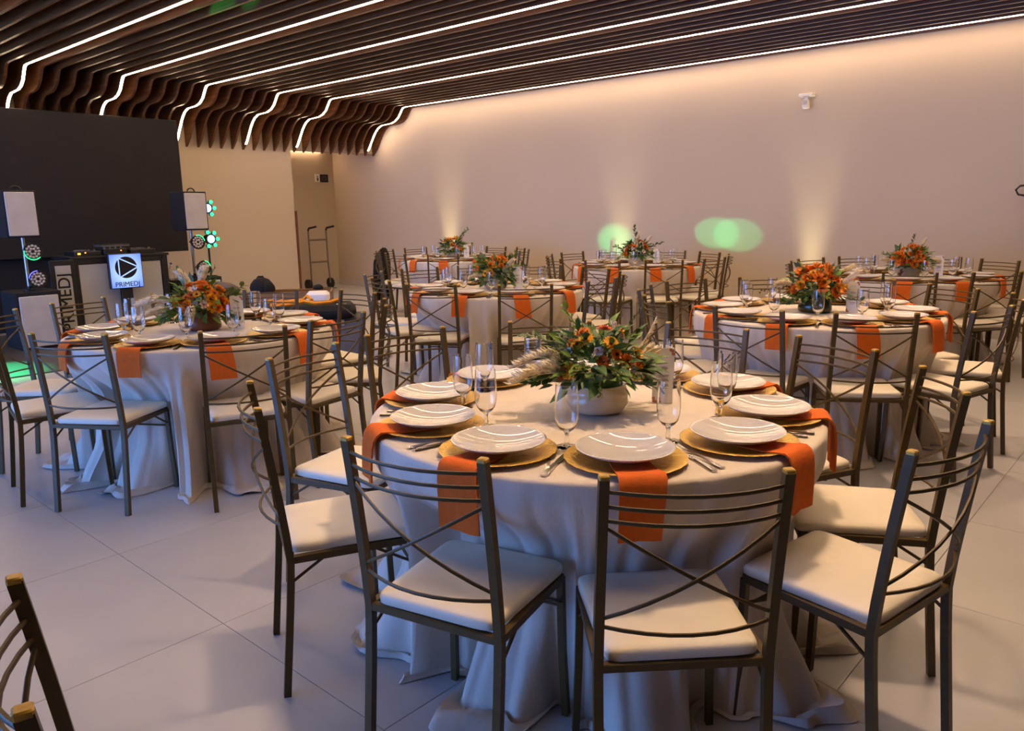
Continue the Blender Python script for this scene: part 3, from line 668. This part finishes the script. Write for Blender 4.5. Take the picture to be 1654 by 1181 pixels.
arrangement(c[0], c[1], 'mass of yellow and orange blooms in terracotta pot on the leftmost table', ('pot_terra', pot_taper, None),
    [('rose', 'petal_y', 12, 1.0), ('daisy', 'petal_y', 13, 1.0), ('rose', 'petal_o', 12, 1.1), ('daisy', 'petal_o', 8, 1.0), ('lily', 'petal_w', 7, .7), ('daisy', 'petal_r', 3, 1.1)], 260, .20, .155, 52,
    plumes=((rf(-.10, 0, .03), rf(-1, 0, .25), .26, .075, .5), (rf(-.10, -.02, .0), rf(-1, -.1, .05), .22, .07, .4), (rf(-.03, 0, .09), rf(-.6, .1, 1), .15, .07, .2), (rf(.0, 0, .10), rf(.1, .1, 1), .13, .07, .3), (rf(.01, -.13, .04), rf(.1, -.8, -.25), .13, .07, .6)),
    sprigs=((rf(.12, 0, .05), rf(1, 0, .75), .17, 14, .042, 'leaf', False), (rf(-.05, 0, .10), rf(-.5, .2, 1), .16, 20, .03, 'euca', False), (rf(.04, 0, .1), rf(.2, .2, 1), .15, 20, .03, 'euca', False), (rf(.1, -.03, -.02), rf(1, -.3, -.25), .16, 24, .05, 'leafd', False), (rf(-.1, -.03, -.02), rf(-1, -.3, -.2), .14, 24, .05, 'leaf', False)), fol_low=-.4)
c = TAB['T3']['c']
arrangement(c[0], c[1], 'leafy arrangement with few orange blooms in marbled pot, middle table', ('pot_marble', pot_round, wav),
    [('rose', 'petal_o', 7, 1.1), ('daisy', 'petal_y', 7, 1.0), ('lily', 'petal_y', 3, .9), ('lily', 'petal_w', 2, .7)], 330, .20, .18, 63,
    plumes=((rf(.05, -.08, .02), rf(.6, -.3, .9), .17, .06, .2), (rf(-.06, -.08, .0), rf(-1, -.2, .3), .15, .05, .5)),
    sprigs=((rf(.08, 0, .06), rf(.6, 0, 1), .17, 18, .045, 'leaf', False), (rf(.1, 0, .03), rf(1, 0, .6), .17, 18, .045, 'leafd', False), (rf(-.06, 0, .06), rf(-.7, 0, .8), .16, 18, .04, 'leaf', False), (rf(.1, -.02, -.02), rf(1, -.3, -.1), .15, 18, .045, 'leafd', False)), lens=(.05, .095), fol_low=-.3)
c = TAB['T4']['c']
arrangement(c[0], c[1], 'orange blossoms with trailing berries in dark green pot, green-pot table', ('pot_green', pot_taper, None),
    [('lily', 'petal_o', 15, 1.15), ('rose', 'petal_o', 9, 1.2), ('daisy', 'petal_y', 5, 1.0), ('lily', 'petal_y', 3, 1.1)], 260, .185, .165, 74,
    plumes=((rf(.09, -.1, .03), rf(.6, -.35, .7), .16, .055, .0), (rf(.10, .0, .08), rf(1, 0, .8), .15, .05, .2), (rf(-.12, -.02, .05), rf(-1, -.1, .3), .14, .05, .4)),
    sprigs=((rf(-.12, -.02, .03), rf(-1, -.1, .08), .26, 16, .006, 'heart', True), (rf(.1, -.05, -.02), rf(1, -.4, -.1), .18, 14, .05, 'leafd', False), (rf(-.1, -.05, -.02), rf(-1, -.4, -.1), .16, 14, .05, 'leafd', False), (rf(0, -.1, 0), rf(0, -1, .1), .1, 16, .04, 'leafy', False)), fol_low=-.3)
c = TAB['T5']['c']
arrangement(c[0], c[1], 'orange lilies with one tall curling sprig in grey pot, far left table', ('pot_grey', pot_cyl, None),
    [('lily', 'petal_o', 9, 1.2), ('daisy', 'petal_y', 5, 1.0), ('rose', 'petal_o', 3, 1.0)], 300, .20, .19, 85,
    plumes=((rf(.08, -.05, .03), rf(1, -.1, .5), .18, .05, .2),), sprigs=((rf(.06, 0, .10), rf(.55, 0, 1), .26, 26, .04, 'leafd', False), (rf(.12, 0, .05), rf(1, 0, .4), .16, 18, .045, 'leaf', False)))
c = TAB['T6']['c']
arrangement(c[0], c[1], 'spiky arrangement with orange roses in cream pot, far middle table', ('pot_marble', pot_round, wav),
    [('rose', 'petal_o', 9, 1.1), ('daisy', 'petal_r', 5, 1.0), ('rose', 'petal_w', 4, .9), ('lily', 'petal_w', 3, .8)], 280, .20, .18, 96,
    plumes=((rf(-.02, 0, .09), rf(.1, 0, 1), .18, .06, .2), (rf(.06, 0, .08), rf(.5, 0, 1), .17, .06, .2)),
    sprigs=((rf(0, 0, .10), rf(-.05, 0, 1), .25, 30, .042, 'leafd', False), (rf(.10, 0, .06), rf(1, 0, .7), .22, 26, .04, 'leafd', False), (rf(-.1, 0, .05), rf(-1, 0, .6), .18, 24, .04, 'euca', False)))
c = TAB['T7']['c']
arrangement(c[0]-.03, c[1], 'dense orange bouquet in wide grey stoneware pot, far right table', ('pot_grey', pot_cyl, None),
    [('lily', 'petal_o', 16, 1.1), ('rose', 'petal_o', 13, 1.1), ('daisy', 'petal_y', 5, 1.0), ('rose', 'petal_r', 3, 1.1)], 280, .20, .17, 107,
    plumes=((rf(.1, -.03, .03), rf(1, -.1, .2), .17, .07, .3), (rf(.06, 0, .1), rf(.4, 0, 1), .15, .05, .2), (rf(-.12, 0, .03), rf(-1, 0, .35), .14, .05, .3)),
    sprigs=((rf(0, 0, .11), rf(.1, 0, 1), .17, 14, .04, 'leafd', False), (rf(-.12, 0, .05), rf(-1, 0, .7), .15, 12, .035, 'leafd', False), (rf(-.09, -.08, -.03), rf(-.6, -.6, -.3), .12, 20, .008, 'heart', True)))

# chair of another table at the picture's lower left corner
P1, P2 = Vector((-1.297, .311)), Vector((-.924, .211)); mid = (P1+P2)/2; e = (P2-P1).normalized(); nrm = Vector((e.y, -e.x))
fc = math.degrees(math.atan2(nrm.y, nrm.x))
chair(mid.x - .248*nrm.x, mid.y - .248*nrm.y, fc, 'lone olive iron chair cut off at the lower left corner', 'chairs around the round tables')
# black jacket over one far chair
jk = TAB['T5']['chairs']
jx, jy, jf = min(jk, key=lambda q: (Vector((q[0], q[1])) - Vector((-9.05, 7.25))).length)
b = MB(); v = []; f = []; nA = 22
for i, (z, w, d, cyo) in enumerate(((.925, .02, .012, -.29), (.90, .08, .035, -.30), (.84, .15, .06, -.315), (.72, .19, .075, -.325), (.56, .20, .085, -.33), (.40, .195, .09, -.335), (.26, .18, .085, -.335), (.17, .14, .07, -.335))):
    for k in range(nA):
        a = 2*PI*k/nA; rr = 1 + .07*math.sin(5*a+i) + .04*math.sin(9*a-2*i)
        v.append((w*rr*math.cos(a), cyo + d*rr*math.sin(a), z + .012*math.sin(3*a+i)))
for i in range(7):
    for k in range(nA): f.append((i*nA+k, i*nA+(k+1) % nA, i*nA+nA+(k+1) % nA, i*nA+nA+k))
f += [tuple(range(nA)), tuple(range(8*nA-1, 7*nA-1, -1))]
tag(obj('jacket', b.add(v, f).mesh('jacket', 'coat', 60), None, (jx, jy, 0), math.radians(jf)+PI/2), 'black jacket draped over a chair back at the far left table', 'jacket')

# ------------------------------------------------------------------ DJ corner
def text_mesh(body, size, depth, m, bold=True):
    cu = bpy.data.curves.new('lettering', 'FONT'); cu.body = body; cu.size = size; cu.extrude = depth; cu.align_x = 'CENTER'; cu.align_y = 'CENTER'
    o = bpy.data.objects.new('lettering', cu); COL.objects.link(o); dg = bpy.context.evaluated_depsgraph_get()
    me = bpy.data.meshes.new_from_object(o.evaluated_get(dg)); bpy.data.objects.remove(o); bpy.data.curves.remove(cu)
    if bold:      # thicken the strokes: the same glyphs laid over each other a hair apart
        b = MB(); vs = [tuple(v.co) for v in me.vertices]; fs = [tuple(p.vertices) for p in me.polygons]
        for i, (dx, dy) in enumerate(((-1, -1), (1, -1), (1, 1), (-1, 1))): b.add([(x+dx*size*.009, y+dy*size*.007, z+i*.00004) for x, y, z in vs], fs)
        bpy.data.meshes.remove(me); return b.mesh('lettering', m, 0)
    me.materials.clear(); me.materials.append(MT[m]); return me
FX = Matrix(((0, 0, 1), (1, 0, 0), (0, 1, 0)))      # glyph x->Y, y->Z, z->X : faces +X
vw = thing('video_wall', 'large black video wall behind the DJ booth', 'screen', (-11.2, 3.3, 0))
obj('screen_panel', boxm('screen_panel', 'screen', (-.06, -.02, 1.843), (.12, 4.36, 1.83), bev=.006), vw)
for y in (-1.6, -.3, 1.0): obj('support_leg', boxm('support_leg', 'rubber', (-.20, y, .9), (.06, .06, 1.8)), vw)
obj('skirt', boxm('skirt', 'cabinet', (-.10, -.60, .47), (.03, 3.0, .92)), vw)
# booth
bt = thing('dj_booth', 'black framed DJ booth with white front panels', 'booth', (-9.86, 3.955, 0.012))
Yb0, Yb1, Zt = -.57, .57, .965
obj('body', MB().box((-.30, 0, .47), (.56, 1.10, .94), bev=.004).mesh('booth_body', 'cabinet', 30), bt)
obj('top_board', boxm('top_board', 'rubber', (-.29, 0, .953), (.62, 1.16, .028), bev=.004), bt)
for y0, y1 in ((-.49, -.05), (.09, .47)): obj('front_panel', boxm('front_panel', 'booth', (-.01, (y0+y1)/2, .445), (.02, y1-y0, .86), bev=.003), bt)
for y in (-.535, .52): obj('frame_post', boxm('frame_post', 'rubber', (-.005, y, .47), (.03, .075, .94), bev=.003), bt)
obj('frame_rail', boxm('frame_rail', 'rubber', (-.005, 0, .91), (.03, 1.0, .06), bev=.003), bt)
sg = thing('lightbox_sign', 'square blue backlit lightbox sign on black post before the booth', 'sign', (-9.70, 3.935, .012))
obj('post', boxm('sign_post', 'rubber', (-.045, .0, .31), (.03, .13, .62), bev=.003), sg)
obj('foot_plate', boxm('sign_foot', 'rubber', (-.045, 0, .006), (.22, .30, .012), bev=.003), sg)
obj('box', boxm('sign_box', 'rubber', (-.03, 0, .782), (.06, .385, .415), bev=.006), sg)
face = obj('lit_face', boxm('sign_face', 'sign', (0, 0, 0), (.004, .365, .395)), sg, (.002, 0, .782))
icon = MB().lathe([(0, 0), (.128, 0), (.128, .001), (0, .001)], 40).mesh('icon_disc', 'ink_black', 30)
o = obj('icon_disc', icon, face, (.0025, 0, .042)); o.rotation_euler = FX.to_euler()
b = MB()
for (y0, z0), (y1, z1) in (((-.083, .112), (-.083, -.115)), ((-.070, .108), (.128, .006)), ((-.070, -.110), (.128, -.006))):
    d = Vector((0, y1-y0, z1-z0)).normalized(); n_ = Vector((0, -d.z, d.y))*.0065; p, q = Vector((0, y0, z0)), Vector((0, y1, z1)); X_ = Vector((.0012, 0, 0))
    b.add([p-n_, p+n_, q+n_, q-n_, p-n_+X_, p+n_+X_, q+n_+X_, q-n_+X_], [(0, 1, 2, 3), (7, 6, 5, 4), (0, 4, 5, 1), (1, 5, 6, 2), (2, 6, 7, 3), (3, 7, 4, 0)])
obj('icon_line', b.mesh('icon_line', 'sign', 0), face, (.0036, 0, .042))
o = obj('lettering', text_mesh('PRIMEDJ', .080, .0008, 'ink_black'), face, (.003, 0, -.160)); o.rotation_euler = FX.to_euler()
bn = thing('banner_board', 'upright white banner strip with black lettering beside the booth', 'banner', (-9.80, 3.27, .012))
obj('backing', boxm('banner_backing', 'rubber', (-.02, .0, .47), (.03, .26, .94), bev=.004), bn)
obj('strip', boxm('banner_strip', 'booth', (0, .005, .45), (.008, .165, .86), bev=.001), bn)
o = obj('lettering', text_mesh('PRIMEDJ', .185, .0008, 'ink_black'), bn, (.0052, .005, .46)); o.rotation_euler = (FX @ Matrix.Rotation(PI/2, 3, 'Z')).to_euler()
obj('foot', boxm('banner_foot', 'rubber', (-.03, 0, .006), (.2, .26, .012), bev=.003), bn)
# gear on the booth
def gear(y, w, d, h, label, name):
    t = thing(name, label, 'DJ gear', (-10.12, y, .979))
    obj('case', boxm('gear_case', 'rubber', (0, 0, h/2), (d, w, h), bev=.006), t)
    for i in range(4):
        bmn = MB().lathe([(.012, 0), (.012, .014), (.009, .018), (0, .018)], 10, (.08, -w*.36 + i*w*.24, h)); obj('knob', bmn.mesh('knob', 'grey', 40), t)
    return t
t = gear(3.62, .30, .34, .055, 'black media player at the near end of the booth top', 'media_player')
obj('indicator', boxm('indicator', 'glow_o', (.172, -.10, .03), (.006, .03, .02)), t); obj('indicator', boxm('indicator', 'glow_o', (.172, -.03, .04), (.006, .015, .01)), t); obj('jog_wheel', MB().lathe([(.09, .055), (.09, .066), (0, .068)], 24, (-.02, 0, 0)).mesh('jog_wheel', 'grey', 40), t)
t = gear(3.94, .27, .34, .075, 'black mixer in the middle of the booth top', 'mixer')
obj('indicator', boxm('indicator', 'glow_o', (.172, .06, .05), (.006, .012, .01)), t)
t = gear(4.27, .30, .34, .055, 'black media player at the far end of the booth top', 'media_player'); obj('jog_wheel', MB().lathe([(.09, .055), (.09, .066), (0, .068)], 24, (-.02, 0, 0)).mesh('jog_wheel', 'grey', 40), t)
t = thing('laptop', 'closed dark laptop lying on the mixer', 'laptop', (-10.16, 3.98, 1.073)); obj('body', boxm('laptop_body', 'grey', (0, 0, .011), (.24, .34, .022), bev=.004), t); obj('lid', boxm('laptop_lid', 'rubber', (0, 0, .0265), (.24, .34, .008), bev=.003), t)
# speaker totems
def par_can(parent_loc, label, ring, ring_arc):
    t = thing('par_light', label, 'stage light', parent_loc, 0, 'round stage lights on the totems')
    obj('housing', MB().lathe([(0, -.12), (.05, -.12), (.075, -.06), (.095, 0), (.095, .012), (.083, .012), (.083, .004), (0, .004)], 28).xf(FX.to_4x4()).mesh('par_housing', 'rubber', 40), t)
    lm = MB().lathe([(.0155, 0), (.014, .006), (.007, .010), (0, .011)], 10).xf(FX.to_4x4()).mesh('lens', 'lens', 60)
    for rr, n in ((.0, 0), (.030, 6), (.062, 12)):
        for k in range(n): obj('lens', lm, t, (.005, rr*math.cos(2*PI*k/n), rr*math.sin(2*PI*k/n)))
    a0, a1 = ring_arc
    obj('light_ring', MB().tube([(.014, .089*math.cos(a0+(a1-a0)*i/16), .089*math.sin(a0+(a1-a0)*i/16)) for i in range(17)], .0045, 5).mesh('light_ring', ring, 60), t)
    obj('bracket', boxm('par_bracket', 'rubber', (-.14, 0, 0), (.14, .03, .02)), t)
    return t
def speaker(loc, label):
    t = thing('speaker', label, 'speaker', loc)
    obj('cabinet', boxm('speaker_cabinet', 'cabinet', (-.20, 0, .25), (.38, .325, .50), bev=.008), t)
    obj('grille', boxm('speaker_grille', 'grille', (-.004, 0, .25), (.02, .285, .462), bev=.006), t)
    obj('handle', MB().tube([(-.10, .05*math.cos(PI*i/8), .50 + .045*math.sin(PI*i/8)) for i in range(9)], .009, 6).mesh('handle', 'rubber', 60), t)
    return t
def subwoofer(loc, w, h, label):
    t = thing('subwoofer', label, 'speaker', loc)
    obj('cabinet', boxm('sub_cabinet', 'cabinet', (-.26, 0, h/2), (.50, w+.04, h), bev=.01), t)
    obj('grille', boxm('sub_grille', 'grille', (-.004, .0, h/2-.01), (.02, w-.02, h-.07), bev=.008), t)
    return t
LX, LY = -9.55, 2.915
subwoofer((LX, LY, .012), .41, .63, 'white-fronted bass speaker standing on the floor at the left frame edge')
def pole(loc, z0, z1, label):
    t = thing('speaker_pole', label, 'pole', loc)
    obj('tube', MB().tube([(0, 0, z0), (0, 0, z1)], .018, 10).mesh('pole_tube', 'alu', 50), t)
    obj('flange', MB().lathe([(0, z0), (.06, z0), (.06, z0+.01), (.02, z0+.02), (.02, z0+.05)], 14).mesh('flange', 'rubber', 40), t)
pole((LX-.20, LY-.02, 0), .643, 1.225, 'metal pole above the bass speaker left of the booth')
speaker((LX-.02, LY-.05, 1.226), 'white-fronted top speaker on the pole at the left frame edge')
par_can((LX-.05, LY+.015, 1.075), 'round stage light with green ring under the left speaker', 'glow_g', (PI*.95, PI*1.75))
par_can((LX-.05, LY+.03, .775), 'round stage light with violet ring resting on left bass speaker', 'glow_v', (PI*.5, PI*.95))
RX, RY = -10.05, 5.06
subwoofer((RX-.05, RY+.10, .012), .36, .60, 'white-fronted bass speaker with green lit top right of the booth')
t = thing('equipment_box', 'black equipment box between the booth and the right bass speaker', 'box', (-10.25, 4.735, .012)); obj('body', boxm('box_body', 'cabinet', (0, 0, .29), (.4, .20, .58), bev=.008), t); obj('lid', boxm('box_lid', 'rubber', (0, 0, .588), (.41, .21, .016), bev=.003), t)
pole((RX-.22, RY, 0), .613, 1.238, 'metal pole above the bass speaker right of the booth')
speaker((RX-.02, RY+.0, 1.240), 'white-fronted top speaker on the pole right of the booth')
par_can((RX-.03, RY-.01, 1.085), 'round stage light with green ring under the right speaker', 'glow_g', (PI*.05, PI*.60))
par_can((RX-.03, RY+.04, .745), 'round stage light with green ring above the right bass speaker', 'glow_g', (PI*.05, PI*.45))
def derby(loc, label):
    t = thing('derby_light', label, 'stage light', loc, 0, 'blue and green effect lights')
    obj('housing', MB().lathe([(0, -.10), (.06, -.10), (.072, -.02), (.072, .006), (.06, .008), (0, .008)], 22).xf(FX.to_4x4()).mesh('derby_housing', 'rubber', 40), t)
    obj('core', MB().lathe([(.054, .008), (.045, .022), (.02, .028), (0, .029)], 20).xf(FX.to_4x4()).mesh('core', 'glow_b', 60), t)
    for k in range(5):
        a = -PI*.62 + k*PI*.31; c_ = (-.01, .098*math.cos(a), .098*math.sin(a))
        o = obj('arm', MB().lathe([(.022, -.03), (.028, 0), (.028, .012)], 12, cap0=True).xf(FX.to_4x4()).mesh('arm_cup', 'rubber', 40), t, c_)
        obj('green_lens', MB().lathe([(.026, .011), (.022, .022), (.01, .027), (0, .028)], 12).xf(FX.to_4x4()).mesh('green_lens', 'glow_g', 60), o)
derby((RX-.10, RY+.200, 1.525), 'blue cored light with green lamps beside the right speaker')
derby((RX-.10, RY+.210, 1.115), 'blue cored light with green lamps below the right speaker')
t = thing('light_stand', 'slim black stand carrying the effect lights', 'stand', (RX-.19, RY+.215, .613)); obj('tube', MB().tube([(0, 0, 0), (0, 0, 1.02)], .014, 8).mesh('stand_tube', 'rubber', 50), t); obj('foot', boxm('stand_foot', 'rubber', (0, 0, .005), (.12, .12, .01)), t)
bl = thing('water_bottle', 'clear plastic water bottle with blue cap on black box', 'bottle', (-10.17, 4.70, .609))
obj('body', MB().lathe([(0, 0), (.030, 0), (.032, .01), (.031, .06), (.029, .07), (.031, .08), (.031, .14), (.014, .18), (.012, .20), (.011, .20), (.012, .18), (.029, .14), (.029, .012), (0, .006)], 18).mesh('bottle_body', 'glass', 50), bl)
obj('cap', MB().lathe([(0, .222), (.0145, .222), (.0145, .20), (.0, .20)], 14).mesh('bottle_cap', 'cork', 40), bl)
# beams of the green effect lights
for loc, aim, e, ang, bl_ in (((RX+.02, RY+.24, 1.50), (-6.55, 9.59, .98), 1500, 6.0, .8), ((RX+.02, RY+.30, 1.47), (-4.95, 9.59, 1.10), 1500, 4.0, .45), ((RX+.02, RY+.30, 1.51), (-4.66, 9.59, 1.08), 1500, 4.0, .45),
                              ((LX-.10, LY-.42, 1.3), (-8.5, 2.2, 0), 330, 30, .7), ((LX-.1, LY-.5, 1.3), (-6.9, 3.85, 3.23), 1900, 5.5, .6), ((RX+.02, RY+.24, 1.15), (-4.6, 7.1, .45), 600, 3.2, .5), ((RX+.02, RY+.3, 1.5), (-8.75, 7.25, .86), 120, 5, .5),
                              ((RX-.0, RY+.42, 1.2), (RX-.05, RY+.14, .62), 10, 50, .5), ((-11.0, LY+.1, 1.5), (LX-.2, LY-.22, 1.45), 25, 16, .6)):
    light('effect_beam', 'SPOT', loc, aim, e, GREEN, spot_size=math.radians(ang), spot_blend=bl_, shadow_soft_size=.01)

# ------------------------------------------------------------------ luggage by the wall
cs = thing('equipment_case', 'low grey equipment case under the black padded bag', 'case', (-6.68, 4.50, 0), math.radians(54))
obj('body', boxm('case_body', 'grey', (0, 0, .20), (.95, .52, .38), bev=.015), cs); obj('lid', boxm('case_lid', 'rubber', (0, 0, .402), (.96, .53, .03), bev=.008), cs)
for s_ in (-1, 1): obj('latch', boxm('latch', 'alu', (s_*.25, -.266, .375), (.07, .012, .06), bev=.003), cs)
tag(obj('plastic_film', MB().lathe([(.02, .0), (.16, .012), (.13, .06), (.05, .10), (0, .105)], 16, wob=lambda a, z: .25*math.sin(5*a+z*60)+.12*math.sin(11*a)).mesh('plastic_film', 'film', 70), None, (-6.20, 4.86, .002)), 'crumpled clear plastic film on the floor beside the grey case', 'plastic film')
bgk = thing('padded_bag', 'black padded instrument bag with orange straps on grey case', 'bag', (-6.70, 4.40, .418), math.radians(54))
obj('body', boxm('bag_body', 'coat', (0, 0, .065), (1.0, .50, .13), bev=.05), bgk)
obj('strap', MB().tube([(-.30, -.15, .135), (-.12, -.12, .150), (0, -.05, .165), (.10, -.12, .15), (.25, -.10, .155), (.34, -.02, .175), (.30, .08, .15)], .02, 5).mesh('strap', 'strap', 60), bgk)
obj('strap', MB().tube([(-.38, .10, .135), (-.2, .14, .145), (-.02, .12, .16), (.03, .10, .20), (.07, .02, .165)], .02, 5).mesh('strap', 'strap', 60), bgk)
obj('name_tag', boxm('name_tag', 'white', (-.1, .02, .1335), (.12, .02, .006)), bgk); obj('name_tag', boxm('name_tag', 'white', (.36, -.12, .1335), (.10, .02, .006)), bgk)
def crate(name, label, loc, d, rz, m='crate', boards=3):
    t = thing(name, label, 'crate', loc, rz); L, w, h = d
    for s_ in (-1, 1):
        for k in range(boards):
            z = h*(k+.5)/boards
            obj('plank', boxm('plank', m, (0, s_*(w/2-.01), z), (L, .02, h/boards-.006), bev=.002), t); obj('plank', boxm('plank', m, (s_*(L/2-.01), 0, z), (.02, w-.042, h/boards-.006), bev=.002), t)
    obj('bottom', boxm('crate_bottom', m, (0, 0, .01), (L-.05, w-.05, .02)), t)
    return t
crate('wooden_crate', 'long brown wooden crate behind the black padded bag', (-8.30, 5.35, 0), (.86, .42, .52), math.radians(53))
crate('wooden_crate', 'small wooden crate holding white paper behind the bag', (-7.30, 5.02, 0), (.36, .32, .46), math.radians(48))
tag(obj('paper_bundle', MB().box((0, 0, .0), (.25, .22, .12), bev=.03).mesh('paper_bundle', 'paper', 40), None, (-7.34, 5.00, .53), math.radians(52)), 'white paper bundle heaped in the small wooden crate', 'paper')
cs2 = thing('grey_trunk', 'grey trunk left of the wooden crate behind the leftmost table', 'trunk', (-9.12, 4.72, 0), math.radians(53))
obj('body', boxm('trunk_body', 'greyc', (0, 0, .22), (.75, .45, .44), bev=.02), cs2); obj('lid', boxm('trunk_lid', 'grey', (0, 0, .455), (.77, .47, .03), bev=.008), cs2); obj('red_label', boxm('red_label', 'red', (.16, -.226, .33), (.16, .006, .06)), cs2)
def blob(rx, ry, rz, seed, n=20):
    rnd = random.Random(seed); p1, p2 = rnd.uniform(0, 6), rnd.uniform(0, 6)
    return MB().lathe([(0, 0), (rx*.9, 0), (rx, rz*.25), (rx*.92, rz*.55), (rx*.65, rz*.85), (rx*.25, rz), (0, rz*1.01)], n, wob=lambda a, z: (ry/rx-1)*abs(math.sin(a)) + .08*math.sin(3*a+p1+z*9) + .05*math.sin(7*a+p2))
tag(obj('canvas_bag', blob(.30, .18, .16, 1).mesh('canvas_bag', 'greyc', 70), None, (-9.12, 4.72, .472), math.radians(53)), 'slumped grey canvas bag on the grey trunk', 'bag')
bp_ = thing('backpack', 'black backpack standing upright on the long wooden crate', 'backpack', (-8.53, 5.02, .522), math.radians(53))
obj('body', blob(.135, .11, .165, 2).mesh('backpack_body', 'coat', 70), bp_); obj('pocket', blob(.08, .06, .12, 3).xf(Matrix.Translation((.08, -.06, 0))).mesh('backpack_pocket', 'coat', 70), bp_)
obj('strap', MB().tube([(-.05, .03, .15), (-.03, .02, .175), (.02, .02, .175), (.03, .03, .15)], .012, 6).mesh('backpack_strap', 'coat', 60), bp_)
tag(obj('black_pouch', blob(.065, .06, .06, 5).mesh('black_pouch', 'coat', 70), None, (-8.15, 5.56, .522)), 'small round black pouch on the far end of the long crate', 'pouch')
# hand truck in the niche
ht = thing('hand_truck', 'steel hand truck standing in the niche', 'hand truck', (-12.78, 8.80, 0), math.radians(90))
for s_ in (-1, 1):
    obj('rail', MB().tube([(s_*.215, 0, .10), (s_*.20, .02, .5), (s_*.20, .03, 1.13)], .016, 8).mesh('rail', 'truck', 60), ht)
    obj('handle', MB().tube([(s_*.20, .03, 1.12), (s_*.20, .00, 1.16), (s_*.20 + .10, -.10, 1.19)], .02, 8).mesh('handle', 'rubber', 60), ht)
    w_ = obj('wheel', MB().lathe([(.05, -.02), (.10, -.025), (.10, .025), (.05, .02)], 20, cap0=True, cap1=True).xf(Matrix.Rotation(PI/2, 4, 'Y')).xf(Matrix.Translation((s_*.25, .05, .10))).mesh('wheel', 'rubber', 40), ht)
for z in (.94, .52): obj('cross_bar', MB().tube([(-.20, .027, z), (.20, .027, z)], .018, 8).mesh('truck_bar', 'truck', 60), ht)
obj('toe_plate', boxm('toe_plate', 'truck', (0, -.10, .02), (.40, .22, .012)), ht)

# ------------------------------------------------------------------ on the walls
sn = thing('wall_sensor', 'small white motion sensor high on the long wall', 'sensor', (-3.80, YW, 2.66))
obj('bracket', boxm('sensor_bracket', 'white', (0, -.055, .055), (.16, .11, .035), bev=.006), sn); obj('neck', boxm('sensor_neck', 'white', (0, -.05, .02), (.04, .05, .05)), sn)
obj('head', boxm('sensor_head', 'white', (0, -.07, -.045), (.075, .07, .11), bev=.012), sn); obj('window', boxm('sensor_window', 'grille', (0, -.107, -.03), (.05, .006, .05)), sn)
sg2 = thing('restroom_sign', 'small white and black restroom sign in the niche', 'sign', (XN, 9.26, 2.11))
obj('white_plate', boxm('white_plate', 'white', (.012, -.05, 0), (.022, .10, .15), bev=.003), sg2)
obj('black_plate', boxm('black_plate', 'rubber', (.014, .10, 0), (.026, .19, .15), bev=.003), sg2)
b = MB().box((.0245, -.05, -.022), (.003, .03, .055)); b.lathe([(0, 0), (.014, 0), (.014, .003), (0, .003)], 10); st0 = len(b.v)-40
b.v[st0:] = [(.023+p[2], p[0]-.05, p[1]+.028) for p in b.v[st0:]]; obj('figure_icon', b.mesh('figure_icon', 'rubber', 0), sg2)
b = MB()
for z in (.03, 0, -.03): b.box((.0285, .10, z), (.003, .13, .010))
obj('text_line', b.mesh('text_line', 'grey', 0), sg2, kind='stuff')
ex = thing('fire_extinguisher', 'red fire extinguisher with black hose on the long wall at the right edge', 'extinguisher', (-1.385, YW-.10, 0))
obj('cylinder', MB().lathe([(0, 1.10), (.07, 1.105), (.078, 1.13), (.078, 1.46), (.06, 1.50), (.025, 1.53), (0, 1.53)], 24).mesh('ext_cylinder', 'red', 50), ex)
obj('valve', MB().box((0, 0, 1.56), (.05, .05, .07), bev=.008).box((.03, 0, 1.61), (.14, .02, .015)).mesh('ext_valve', 'rubber', 40), ex)
obj('hose', MB().tube([(.0, -.02, 1.57), (-.08, -.03, 1.605), (-.15, -.03, 1.60), (-.185, -.03, 1.56), (-.16, -.03, 1.515), (-.09, -.03, 1.50), (-.08, -.05, 1.40), (-.085, -.03, 1.2)][:6], .011, 8).mesh('ext_hose', 'rubber', 60), ex)
obj('hook', boxm('ext_hook', 'alu', (0, .075, 1.48), (.05, .05, .04)), ex)
